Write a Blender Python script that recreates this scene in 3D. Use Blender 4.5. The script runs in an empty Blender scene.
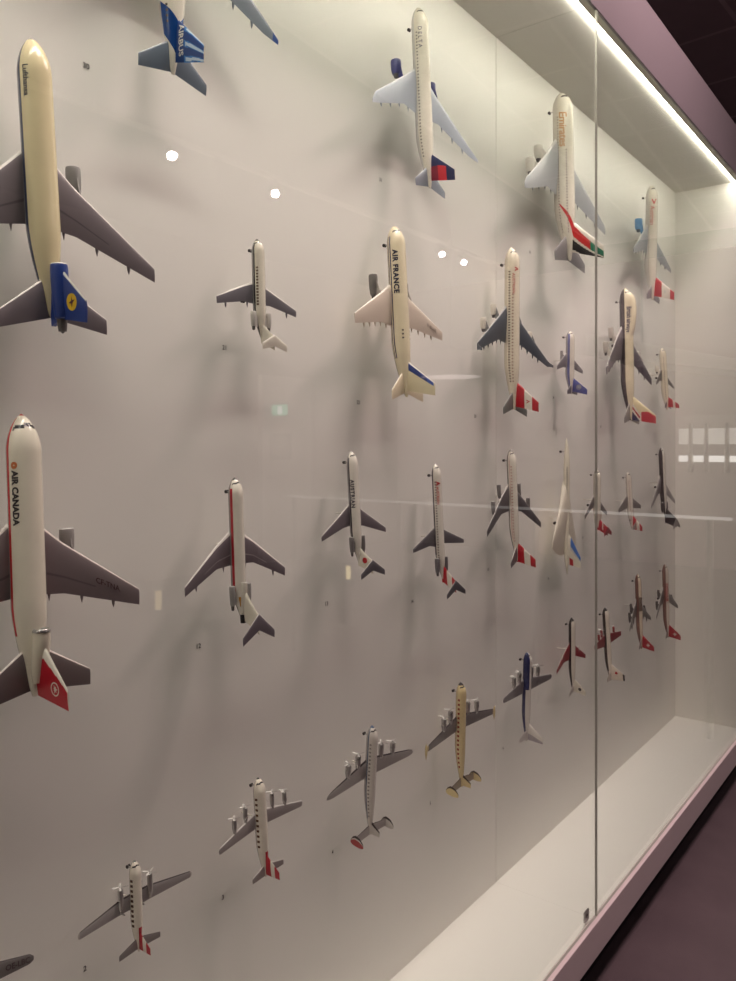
import bpy, bmesh, math, random
from mathutils import Vector
random.seed(4)
sc = bpy.context.scene
COL = sc.collection

# ---------------------------------------------------------------- camera
CAM_H = 1.40
cam_d = bpy.data.cameras.new('camera')
cam = bpy.data.objects.new('camera', cam_d)
COL.objects.link(cam)
FPX = 790.0
cam_d.sensor_fit = 'VERTICAL'
cam_d.sensor_height = 36.0
cam_d.lens = FPX / 981.0 * 36.0
cam_d.shift_y = -(490.5 - 446.0) / 981.0
cam_d.clip_start = 0.02
cam.location = (0, 0, CAM_H)
cam.rotation_euler = (math.pi / 2, 0, math.atan(599.0 / FPX))
sc.camera = cam

# ---------------------------------------------------------------- world, exposure
w = bpy.data.worlds.new('world'); sc.world = w; w.use_nodes = True
w.node_tree.nodes['Background'].inputs['Color'].default_value = (0.055, 0.045, 0.05, 1)
w.node_tree.nodes['Background'].inputs['Strength'].default_value = 0.3
sc.view_settings.view_transform = 'Standard'
sc.view_settings.look = 'None'
sc.view_settings.gamma = 1.0
sc.view_settings.use_curve_mapping = False
sc.view_settings.exposure = 0.0
sc.cycles.max_bounces = 10
sc.cycles.diffuse_bounces = 6
sc.cycles.transparent_max_bounces = 16
sc.cycles.sample_clamp_indirect = 6.0

LED_STRENGTH = 58.0
STRIP_BEAM_W = 9.6
ROOM_SPOT_W = 16.0
ROOM_WASH_W = 30.0

# ---------------------------------------------------------------- materials
def lin(c):
    out = []
    for v in c[:3]:
        v = v / 255.0
        out.append(v / 12.92 if v <= 0.04045 else ((v + 0.055) / 1.055) ** 2.4)
    return (*out, 1.0)
MATS = {}
def paint(rgb, rough=0.35, metal=0.0, var=0.06, scale=60.0, coat=0.0):
    """procedural paint: a little mottling in colour and gloss"""
    key = (tuple(rgb), rough, metal, var, scale, coat)
    if key in MATS: return MATS[key]
    m = bpy.data.materials.new('paint_%d_%d_%d' % tuple(int(v) for v in rgb[:3])); m.use_nodes = True
    nt = m.node_tree; b = nt.nodes['Principled BSDF']
    tc = nt.nodes.new('ShaderNodeTexCoord'); no = nt.nodes.new('ShaderNodeTexNoise')
    no.inputs['Scale'].default_value = scale; no.inputs['Detail'].default_value = 3
    nt.links.new(tc.outputs['Object'], no.inputs['Vector'])
    mp = nt.nodes.new('ShaderNodeMapRange'); mp.inputs['To Min'].default_value = 1 - var; mp.inputs['To Max'].default_value = 1 + var
    nt.links.new(no.outputs['Fac'], mp.inputs['Value'])
    mx = nt.nodes.new('ShaderNodeMix'); mx.data_type = 'RGBA'; mx.blend_type = 'MULTIPLY'; mx.inputs['Factor'].default_value = 1
    mx.inputs['A'].default_value = lin(rgb)
    nt.links.new(mp.outputs['Result'], mx.inputs['B'])
    nt.links.new(mx.outputs['Result'], b.inputs['Base Color'])
    mr = nt.nodes.new('ShaderNodeMapRange'); mr.inputs['To Min'].default_value = max(.02, rough - .06); mr.inputs['To Max'].default_value = rough + .06
    nt.links.new(no.outputs['Fac'], mr.inputs['Value']); nt.links.new(mr.outputs['Result'], b.inputs['Roughness'])
    b.inputs['Metallic'].default_value = metal
    if coat: b.inputs['Coat Weight'].default_value = coat
    MATS[key] = m
    return m
def emit(rgb, strength):
    key = ('emit', tuple(rgb), strength)
    if key in MATS: return MATS[key]
    m = bpy.data.materials.new('light_%d_%d_%d' % tuple(rgb)); m.use_nodes = True
    nt = m.node_tree; nt.nodes.clear()
    e = nt.nodes.new('ShaderNodeEmission'); e.inputs['Color'].default_value = lin(rgb); e.inputs['Strength'].default_value = strength
    o = nt.nodes.new('ShaderNodeOutputMaterial'); nt.links.new(e.outputs[0], o.inputs['Surface'])
    MATS[key] = m
    return m
def glass_mat():
    """clear sheet glass: mirror reflection by Fresnel on either face, straight transmission otherwise"""
    m = bpy.data.materials.new('sheet_glass'); m.use_nodes = True
    nt = m.node_tree; nt.nodes.clear()
    g = nt.nodes.new('ShaderNodeNewGeometry')
    ior = nt.nodes.new('ShaderNodeMapRange'); ior.inputs['To Min'].default_value = 1.5; ior.inputs['To Max'].default_value = 1 / 1.5
    nt.links.new(g.outputs['Backfacing'], ior.inputs['Value'])
    f = nt.nodes.new('ShaderNodeFresnel'); nt.links.new(ior.outputs['Result'], f.inputs['IOR'])
    t = nt.nodes.new('ShaderNodeBsdfTransparent'); t.inputs['Color'].default_value = (.975, .985, .975, 1)
    r = nt.nodes.new('ShaderNodeBsdfGlossy'); r.inputs['Roughness'].default_value = 0.0
    mx = nt.nodes.new('ShaderNodeMixShader')
    nt.links.new(f.outputs[0], mx.inputs[0]); nt.links.new(t.outputs[0], mx.inputs[1]); nt.links.new(r.outputs[0], mx.inputs[2])
    o = nt.nodes.new('ShaderNodeOutputMaterial'); nt.links.new(mx.outputs[0], o.inputs['Surface'])
    return m
def carpet_mat():
    m = bpy.data.materials.new('carpet'); m.use_nodes = True
    nt = m.node_tree; b = nt.nodes['Principled BSDF']; b.inputs['Roughness'].default_value = .95
    tc = nt.nodes.new('ShaderNodeTexCoord')
    n1 = nt.nodes.new('ShaderNodeTexNoise'); n1.inputs['Scale'].default_value = 380; n1.inputs['Detail'].default_value = 2
    n2 = nt.nodes.new('ShaderNodeTexNoise'); n2.inputs['Scale'].default_value = 7; n2.inputs['Detail'].default_value = 4
    for n in (n1, n2): nt.links.new(tc.outputs['Object'], n.inputs['Vector'])
    ad = nt.nodes.new('ShaderNodeMath'); ad.operation = 'ADD'
    nt.links.new(n1.outputs['Fac'], ad.inputs[0]); nt.links.new(n2.outputs['Fac'], ad.inputs[1])
    r = nt.nodes.new('ShaderNodeValToRGB'); r.color_ramp.elements[0].position = .35; r.color_ramp.elements[1].position = .68
    hv = nt.nodes.new('ShaderNodeMath'); hv.operation = 'MULTIPLY'; hv.inputs[1].default_value = .5
    nt.links.new(ad.outputs[0], hv.inputs[0]); nt.links.new(hv.outputs[0], r.inputs[0])
    r.color_ramp.elements[0].color = lin((90, 78, 82)); r.color_ramp.elements[1].color = lin((104, 91, 95))
    nt.links.new(r.outputs[0], b.inputs['Base Color'])
    bp = nt.nodes.new('ShaderNodeBump'); bp.inputs['Strength'].default_value = .5; bp.inputs['Distance'].default_value = .004
    nt.links.new(n1.outputs['Fac'], bp.inputs['Height']); nt.links.new(bp.outputs[0], b.inputs['Normal'])
    return m

# ---------------------------------------------------------------- mesh helpers
class MB:
    def __init__(self): self.v = []; self.f = []; self.m = []; self.mats = []
    def mi(self, mat):
        if mat not in self.mats: self.mats.append(mat)
        return self.mats.index(mat)
    def add(self, vs, fs, mat):
        o = len(self.v); self.v += [tuple(p) for p in vs]; k = self.mi(mat)
        for f in fs: self.f.append([o + i for i in f]); self.m.append(k)
    def box(self, x0, x1, y0, y1, z0, z1, mat):
        vs = [(x, y, z) for x in (x0, x1) for y in (y0, y1) for z in (z0, z1)]
        self.add(vs, [(0, 1, 3, 2), (4, 6, 7, 5), (0, 4, 5, 1), (2, 3, 7, 6), (0, 2, 6, 4), (1, 5, 7, 3)], mat)
    def tube(self, p0, p1, r0, r1, mat, n=12, caps=True):
        p0 = Vector(p0); p1 = Vector(p1); d = (p1 - p0).normalized()
        a = d.orthogonal().normalized(); b = d.cross(a)
        vs = []
        for p, r in ((p0, r0), (p1, r1)):
            for i in range(n):
                t = 2 * math.pi * i / n; vs.append(p + a * (r * math.cos(t)) + b * (r * math.sin(t)))
        fs = [(i, (i + 1) % n, n + (i + 1) % n, n + i) for i in range(n)]
        if caps: fs += [tuple(range(n))[::-1], tuple(range(n, 2 * n))]
        self.add(vs, fs, mat)
    def build(self, name, parent=None, smooth=False, bevel=0.0, recalc=True):
        me = bpy.data.meshes.new(name); me.from_pydata(self.v, [], self.f)
        for m in self.mats: me.materials.append(m)
        me.polygons.foreach_set('material_index', self.m)
        if recalc:
            bm = bmesh.new(); bm.from_mesh(me)
            bmesh.ops.recalc_face_normals(bm, faces=bm.faces); bm.to_mesh(me); bm.free()
        if smooth:
            me.polygons.foreach_set('use_smooth', [True] * len(me.polygons))
            try: me.set_sharp_from_angle(angle=math.radians(42))
            except Exception: pass
        o = bpy.data.objects.new(name, me); COL.objects.link(o)
        if parent: o.parent = parent
        if bevel:
            md = o.modifiers.new('bevel', 'BEVEL'); md.width = bevel; md.segments = 2; md.limit_method = 'ANGLE'
        return o
def tag(o, label=None, cat=None, group=None, kind=None):
    if label: o['label'] = label
    if cat: o['category'] = cat
    if group: o['group'] = group
    if kind: o['kind'] = kind
    return o
def empty(name, loc=(0, 0, 0)):
    o = bpy.data.objects.new(name, None); COL.objects.link(o); o.location = loc; o.empty_display_size = .05
    return o
def text_geo(s, size, offset=0.0, shear=0.0, align='LEFT', spacing=1.0):
    """outline lettering as flat triangles in (along, up)"""
    c = bpy.data.curves.new('lettering_curve', 'FONT'); c.body = s; c.size = size; c.offset = offset; c.shear = shear
    c.align_x = align; c.space_character = spacing; c.resolution_u = 3; c.fill_mode = 'BOTH'
    o = bpy.data.objects.new('lettering_curve', c); COL.objects.link(o)
    dg = bpy.context.evaluated_depsgraph_get(); me = o.evaluated_get(dg).to_mesh()
    bm = bmesh.new(); bm.from_mesh(me)
    bmesh.ops.triangulate(bm, faces=bm.faces)
    vs = [(v.co.x, v.co.y) for v in bm.verts]; bm.verts.index_update()
    fs = [[v.index for v in f.verts] for f in bm.faces]
    bm.free(); o.evaluated_get(dg).to_mesh_clear()
    bpy.data.objects.remove(o); bpy.data.curves.remove(c)
    return vs, fs
# ---------------------------------------------------------------- the room
WALL_X = -1.05          # face of the back panels
CASE_Y0, CASE_Y1 = -1.46, 3.684
FLOOR_Z, TOP_Z = 0.18, 2.543
GLASS_X = -0.773
JOINT_Y = 1.992
CEIL = 3.62
white = paint((245, 243, 237), .55, var=.012, scale=3)
white_gloss = paint((246, 244, 238), .38, var=.012, scale=3)
mauve = paint((120, 112, 117), .55, var=.03, scale=5)
plinth_m = paint((236, 224, 224), .42, var=.03, scale=5)
dark = paint((26, 23, 25), .9, var=.1)
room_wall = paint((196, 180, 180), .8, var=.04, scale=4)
tile_m = paint((150, 136, 143), .9, var=.1, scale=9)
tbar = paint((176, 160, 168), .6)
metal = paint((150, 148, 146), .3, metal=1.0)
black = paint((24, 23, 24), .45)

b = MB(); b.box(-3.0, 5.2, -4.5, 9.6, -.1, 0, carpet_mat()); tag(b.build('floor'), kind='structure', label='dark mauve carpeted museum floor')
b = MB(); b.box(-3.0, 5.2, -4.5, 9.6, CEIL + .03, CEIL + .15, dark); ceil = tag(b.build('ceiling'), kind='structure', label='dark suspended ceiling of square tiles above the case')
b = MB(); b.box(-3.1, -3.0, -4.5, 9.6, 0, CEIL + .03, room_wall); tag(b.build('wall_left'), kind='structure', label='mauve wall behind the case')
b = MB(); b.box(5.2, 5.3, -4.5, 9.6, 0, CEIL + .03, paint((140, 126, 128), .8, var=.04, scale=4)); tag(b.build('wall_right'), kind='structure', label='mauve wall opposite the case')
b = MB(); b.box(-3.0, 5.2, 9.6, 9.7, 0, CEIL + .03, room_wall); tag(b.build('wall_far'), kind='structure', label='mauve wall beyond the end of the case')
b = MB(); b.box(-3.0, 5.2, -4.6, -4.5, 0, CEIL + .03, room_wall); tag(b.build('wall_near'), kind='structure', label='mauve wall at the near end of the room')

# ceiling tiles hang in a T-bar grid that is turned a few degrees against the case
GA = math.radians(4.2); gx = Vector((math.cos(GA), -math.sin(GA), 0)); gy = Vector((math.sin(GA), math.cos(GA), 0))
S = .6; G0 = Vector((-1.55, 4.55, CEIL))
tm = MB(); h = S / 2 - .012
tm.box(-h, h, -h, h, 0, .02, tile_m)
first = None
for i in range(-2, 5):
    for j in range(-6, 7):
        p = G0 + gx * (S * (i + .5)) + gy * (S * (j + .5))
        if p.x < -2.6 or p.y > 9.2: continue
        if first is None:
            o = first = tm.build('ceiling_tile', ceil)
        else:
            o = first.copy(); COL.objects.link(o); o.parent = ceil
        o.location = p; o.rotation_euler = (0, 0, -GA)
tb = MB()
for i in range(-2, 6):
    a = G0 + gx * (S * i) + gy * (-6 * S); c = G0 + gx * (S * i) + gy * (7 * S)
    n = gx * .012
    tb.add([a - n, a + n, c + n, c - n] + [q + Vector((0, 0, .018)) for q in (a - n, a + n, c + n, c - n)],
           [(0, 1, 2, 3), (7, 6, 5, 4), (0, 4, 5, 1), (1, 5, 6, 2), (2, 6, 7, 3), (3, 7, 4, 0)], tbar)
for j in range(-6, 8):
    a = G0 + gy * (S * j) + gx * (-2 * S); c = G0 + gy * (S * j) + gx * (5 * S)
    n = gy * .012
    tb.add([a - n, a + n, c + n, c - n] + [q + Vector((0, 0, .018)) for q in (a - n, a + n, c + n, c - n)],
           [(0, 1, 2, 3), (7, 6, 5, 4), (0, 4, 5, 1), (1, 5, 6, 2), (2, 6, 7, 3), (3, 7, 4, 0)], tbar)
tb.build('ceiling_grid', ceil)

# ---------------------------------------------------------------- the display case
case = tag(empty('display_case', (-1.0, 1.1, 0)), 'long white wall display case with glass front and light strip', 'display case')
def cpart(name, mb, **k):
    o = mb.build(name, None, **k); o.parent = case
    o.matrix_parent_inverse = case.matrix_world.inverted() if False else o.matrix_parent_inverse
    o.location = (1.0, -1.1, 0)
    return o
GAP = .0016
seams = [CASE_Y0, .25, 1.978, CASE_Y1]
for y0, y1 in zip(seams, seams[1:]):
    b = MB(); b.box(WALL_X - .02, WALL_X, y0 + GAP, y1 - GAP, FLOOR_Z - .02, TOP_Z + .02, white); cpart('back_panel', b, bevel=.0008)
    b = MB(); b.box(WALL_X, -.812, y0 + GAP * .4, y1 - GAP * .4, TOP_Z, TOP_Z + .02, white); cpart('top_panel', b, bevel=.0008)
    b = MB(); b.box(WALL_X, GLASS_X, y0 + GAP * .12, y1 - GAP * .12, FLOOR_Z - .02, FLOOR_Z, white_gloss); cpart('floor_panel', b, bevel=.0008)
b = MB(); b.box(WALL_X - .05, WALL_X - .021, CASE_Y0 - .02, CASE_Y1 + .02, 0, 2.733, mauve); cpart('carcass_back', b)
for y0, y1 in ((CASE_Y0 - .02, CASE_Y0), (CASE_Y1, CASE_Y1 + .02)):
    b = MB(); b.box(WALL_X - .02, GLASS_X + .006, y0, y1, 0.1, TOP_Z + .02, white); cpart('end_panel', b)
b = MB(); b.box(WALL_X - .05, -.772, CASE_Y0 - .02, CASE_Y1 + .02, TOP_Z + .06, 2.733, mauve); cpart('canopy_box', b)
# fascia over the glass: lower lip and front board
b = MB(); b.box(-.772, -.764, CASE_Y0 - .02, CASE_Y1 + .02, 2.532, 2.733, mauve); cpart('fascia', b, bevel=.001)
lip = paint((188, 182, 168), .5)
b = MB(); b.box(-.792, -.7725, CASE_Y0, CASE_Y1, 2.536, 2.60, lip); cpart('glass_channel', b)
# light strip: a channel with a glowing diffuser
b = MB(); b.box(-.8055, -.7965, CASE_Y0 + .01, CASE_Y1 - .004, TOP_Z - .005, TOP_Z + .006, emit((255, 248, 230), LED_STRENGTH)); cpart('light_strip', b)
b = MB(); b.box(-.8115, -.8085, CASE_Y0 + .01, CASE_Y1 - .004, TOP_Z, TOP_Z + .008, metal); b.box(-.808, -.7925, CASE_Y0 + .01, CASE_Y1 - .004, TOP_Z + .0065, TOP_Z + .012, metal); cpart('strip_channel', b)
l = bpy.data.lights.new('strip_beam', 'AREA'); l.shape = 'RECTANGLE'; l.size = .008; l.size_y = CASE_Y1 - CASE_Y0 - .03; l.spread = math.radians(70); l.energy = STRIP_BEAM_W; l.color = (1.0, .95, .86)
lo = bpy.data.objects.new('strip_beam', l); COL.objects.link(lo); lo.parent = case; lo.location = (-.801 + 1.0, (CASE_Y0 + CASE_Y1) / 2 - 1.1, TOP_Z - .0055)
# plinth, ledge and recessed kick
b = MB(); b.box(-.95, -.7727, CASE_Y0 - .02, CASE_Y1 + .02, .092, FLOOR_Z - .021, plinth_m)
b.box(-.7725, -.754, CASE_Y0 - .02, CASE_Y1 + .02, .092, FLOOR_Z, plinth_m); cpart('plinth', b, bevel=.0015)
b = MB(); b.box(-.96, -.80, CASE_Y0, CASE_Y1, 0, .092, dark); cpart('kick_board', b)
gm = glass_mat(); edge = paint((176, 178, 168), .3)
for y0, y1 in ((CASE_Y0 + .002, .252), (.256, JOINT_Y - .0015), (JOINT_Y + .0015, CASE_Y1 + .018)):
    b = MB(); x0, x1, z0, z1 = GLASS_X - .001, GLASS_X + .009, FLOOR_Z + .0005, 2.536
    x0, x1 = -.7700, -.7645
    vs = [(x, y, z) for x in (x0, x1) for y in (y0, y1) for z in (z0, z1)]
    b.add(vs, [(0, 1, 3, 2), (4, 6, 7, 5)], gm)
    b.add(vs, [(0, 4, 5, 1), (2, 3, 7, 6), (0, 2, 6, 4), (1, 5, 7, 3)], edge)
    cpart('glass_pane', b, recalc=False)
b = MB(); b.box(-.7765, -.7725, JOINT_Y - .062, JOINT_Y - .034, FLOOR_Z + .008, FLOOR_Z + .034, metal)
b.tube((-.7725, JOINT_Y - .048, FLOOR_Z + .021), (-.7712, JOINT_Y - .048, FLOOR_Z + .021), .005, .005, black)
cpart('lock', b)

# ---------------------------------------------------------------- room furniture that the glass mirrors
TRX = 2.97
b = MB(); b.box(TRX - .018, TRX + .018, .4, 8.8, CEIL - .055, CEIL - .02, paint((170, 165, 165), .4))
tr = tag(empty('lighting_track', (TRX, 4.6, CEIL)), 'pale ceiling lighting track mirrored in the glass', 'light track')
o = b.build('rail', tr); o.location = (-TRX, -4.6, -CEIL)
for y in (.8, 3, 5.2, 7.4):
    b = MB(); b.box(TRX - .01, TRX + .01, y - .01, y + .01, CEIL - .02, CEIL + .03, tbar)
    o = b.build('hanger', tr); o.location = (-TRX, -4.6, -CEIL)
SPOTS = [(1.4, -1), (3.62, 1), (4.05, 0), (4.66, 1), (7.2, 1), (7.66, 1), (8.4, 2)]
names = {1.4: 'first at the near end', 3.62: 'second on the track', 4.05: 'turned away between two lit ones', 4.66: 'alone in mid track', 7.2: 'nearer of the close pair', 7.66: 'farther of the close pair', 8.4: 'added to brighten the far wall'}
for k, (y, on) in enumerate(SPOTS):
    t = tag(empty('track_spotlight', (TRX, y, CEIL - .055)), 'small cylindrical spotlight on the track mirrored in the glass, ' + names[y], 'spotlight', 'spotlights on the ceiling track')
    d = Vector((-.72, -.40, -.62)).normalized() if on != 0 else Vector((.6, .3, -.7)).normalized()
    if on == 2: d = Vector((-.55, .50, -.45)).normalized()  # extra spot with its lens turned away, added to brighten the far wall
    b = MB(); b.box(-.03, .03, -.02, .02, -.02, 0, black); b.tube((0, 0, -.02), (0, 0, -.06), .008, .008, black)
    b.build('bracket', t)
    c0 = Vector((0, 0, -.08))
    b = MB(); b.tube(c0 - d * .06, c0 + d * .06, .034, .034, black, 20); b.build('lamp_housing', t, smooth=True)
    b = MB(); b.tube(c0 + d * .0602, c0 + d * .062, .012, .012, emit((255, 240, 240), 90.0 if on == 1 else 12.0), 20); b.build('lens', t)
    if on >= 1:
        l = bpy.data.lights.new('spot_beam', 'SPOT'); l.energy = ROOM_SPOT_W * (4.0 if on == 2 else 1.0); l.spot_size = 1.5; l.spot_blend = .8; l.color = (1.0, .82, .82); l.shadow_soft_size = .03
        lo = bpy.data.objects.new('spot_beam', l); COL.objects.link(lo); lo.parent = t; lo.location = c0 + d * .08
        lo.rotation_euler = d.to_track_quat('-Z', 'Y').to_euler()

# unseen ceiling panels added to give the case the hall's pinkish wash
for k, (x, y) in enumerate(((-.2, .95), (-.2, 2.35))):
    t = tag(empty('unseen_wash_light', (x, y, CEIL - .03)), 'added unseen pinkish wash light over the walkway, ' + ('facing the middle of the case', 'facing the far end of the case')[k], 'ceiling light', 'added wash lights over the walkway')
    b = MB(); b.box(-.30, .30, -.30, .30, -.02, .0, metal); b.build('frame', t)
    b = MB(); b.box(-.28, .28, -.28, .28, -.024, -.0201, emit((255, 220, 222), 3.0)); b.build('diffuser', t)
    l = bpy.data.lights.new('wash', 'AREA'); l.size = .56; l.energy = ROOM_WASH_W * (.76, 1.4)[k]; l.color = (1.0, .72, .71)
    lo = bpy.data.objects.new('wash', l); COL.objects.link(lo); lo.parent = t; lo.location = (0, 0, -.03)

# right-hand wall: pale door leaf with a notice, lit exit sign
p = Vector((4.812, 7.164, 1.4))
b = MB(); b.box(5.13, 5.2, p.y - .45, p.y + .42, 0, 2.25, paint((214, 204, 206), .5))
dr = tag(b.build('door_1'), kind='structure', label='pale door in the wall opposite the case')
b = MB(); b.tube((5.13, p.y - .36, 1.02), (5.08, p.y - .36, 1.02), .012, .012, metal); b.tube((5.085, p.y - .37, 1.02), (5.085, p.y - .25, 1.02), .01, .01, metal); b.build('door_handle', dr, smooth=True)
b = MB(); b.box(5.12, 5.13, p.y - .33, p.y + .05, 1.23, 1.55, paint((108, 100, 106), .3)); b.build('door_notice', dr)
b = MB(); b.box(5.14, 5.2, p.y + .42, p.y + .47, 0, 2.30, paint((170, 158, 160), .5)); b.build('door_frame', dr)
q = Vector((4.758, 6.891, 1.824))
t = tag(empty('exit_sign', (5.2, q.y, q.z)), 'small lit green and white exit sign mirrored in the glass', 'exit sign')
b = MB(); b.box(-.32, 0, -.012, .012, .07, .09, black); b.build('bracket', t)
b = MB(); b.box(-.30, -.06, -.014, .014, -.06, .07, emit((70, 235, 190), 1.6)); b.build('sign_box', t)
b = MB(); b.box(-.24, -.16, -.0165, -.0141, -.045, .055, emit((235, 255, 250), 2.4)); b.build('pictogram', t)

# hanging drum lamp
p = Vector((2.417, 6.533, 2.17))
t = tag(empty('pendant_lamp', (p.x, p.y, CEIL)), 'white drum pendant lamp on a thin rod mirrored in the glass', 'lamp')
dz = p.z - CEIL
b = MB(); b.tube((0, 0, 0.03), (0, 0, dz + .1), .008, .008, metal); b.build('rod', t)
b = MB(); b.tube((0, 0, dz + .12), (0, 0, dz - .11), .30, .30, paint((226, 214, 214), .6), 40, caps=False); b.build('shade', t, smooth=True)
b = MB(); b.tube((0, 0, dz - .10), (0, 0, dz - .105), .29, .29, emit((255, 236, 232), 1.3), 40); b.build('diffuser', t, smooth=True)

# balustrade with a pale top rail that closes the walkway past the end of the case
by, bz = 4.0, 1.062
t = tag(empty('balustrade', (.75, by, 0)), 'glass balustrade with pale top rail, its brightness put in as glow, past the case end', 'railing')
b = MB(); b.box(-1.40, 1.45, -.012, .012, bz - .014, bz, emit((255, 246, 240), .55)); b.build('top_rail', t, bevel=.002)  # brightness of the pale rail is put in as emission
for x in (-1.3, -.4, .5, 1.38):
    b = MB(); b.tube((x, 0, 0), (x, 0, bz - .014), .016, .016, metal, 14); b.build('post', t, smooth=True)
for x in (-1.3, -.4, .5):
    b = MB(); b.box(x + .04, x + .86, -.004, .004, .08, bz - .05, gm); b.build('glass_infill', t)

# lit showcase let into the far wall
p = Vector((0.797, 9.393, 1.468))
t = tag(empty('wall_showcase', (p.x, 9.6, 0)), 'lit wall showcase with two glowing shelves on the far wall', 'display case')
b = MB(); b.box(-.42, .42, -.14, 0, .55, 1.75, paint((205, 196, 194), .5)); b.build('cabinet', t)
b = MB(); b.box(-.33, .33, -.145, -.1401, 1.42, 1.60, emit((255, 246, 236), .5)); b.build('light_panel', t)
b = MB(); b.box(-.33, .33, -.145, -.1401, 1.22, 1.29, emit((255, 250, 244), 1.3)); b.build('light_panel', t)
for x in (-.2, .02, .19):
    b = MB(); b.tube((x, -.17, 1.1), (x, -.17, 1.66), .03, .02, paint((120, 112, 112), .5), 10); b.build('exhibit', t, smooth=True)
# white sloping canopy over it
b = MB()
b.add([(p.x - 1.2, 8.1, 2.02), (p.x + .9, 8.1, 2.36), (p.x + .9, 9.55, 2.36), (p.x - 1.2, 9.55, 2.02), (p.x - 1.2, 8.1, 2.08), (p.x + .9, 8.1, 2.60), (p.x + .9, 9.55, 2.60), (p.x - 1.2, 9.55, 2.08)],
      [(0, 1, 2, 3), (7, 6, 5, 4), (0, 4, 5, 1), (1, 5, 6, 2), (2, 6, 7, 3), (3, 7, 4, 0)], paint((222, 212, 212), .6))
for x in (p.x - 1.0, p.x + .7):
    b.tube((x, 9.3, 2.2), (x, 9.3, CEIL + .03), .01, .01, metal)
tag(b.build('ceiling_canopy'), 'white sloping canopy panel hung before the far wall', 'canopy')
# two made-up low lamps standing in for warm glows mirrored in the glass
for k, p in enumerate((Vector((2.331, 4.841, 0.419)), Vector((2.049, 2.796, 0.553)))):
    t = tag(empty('added_glow_lamp', (p.x, p.y, 0)), ('made-up low black lamp for a warm mirrored glow by the far spotlights', 'made-up low black lamp for a warm mirrored glow near the walkway')[k], 'lamp')
    b = MB(); b.tube((0, 0, 0), (0, 0, p.z - .06), .045, .045, black, 20); b.build('post', t, smooth=True)
    b = MB(); b.tube((0, 0, p.z - .06), (0, 0, p.z + .05), .018, .018, emit((255, 226, 170), 4.0 - 2 * k), 20); b.build('lamp_glass', t, smooth=True)
    b = MB(); b.tube((0, 0, p.z + .05), (0, 0, p.z + .07), .045, .045, black, 20); b.build('cap', t, smooth=True)

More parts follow.
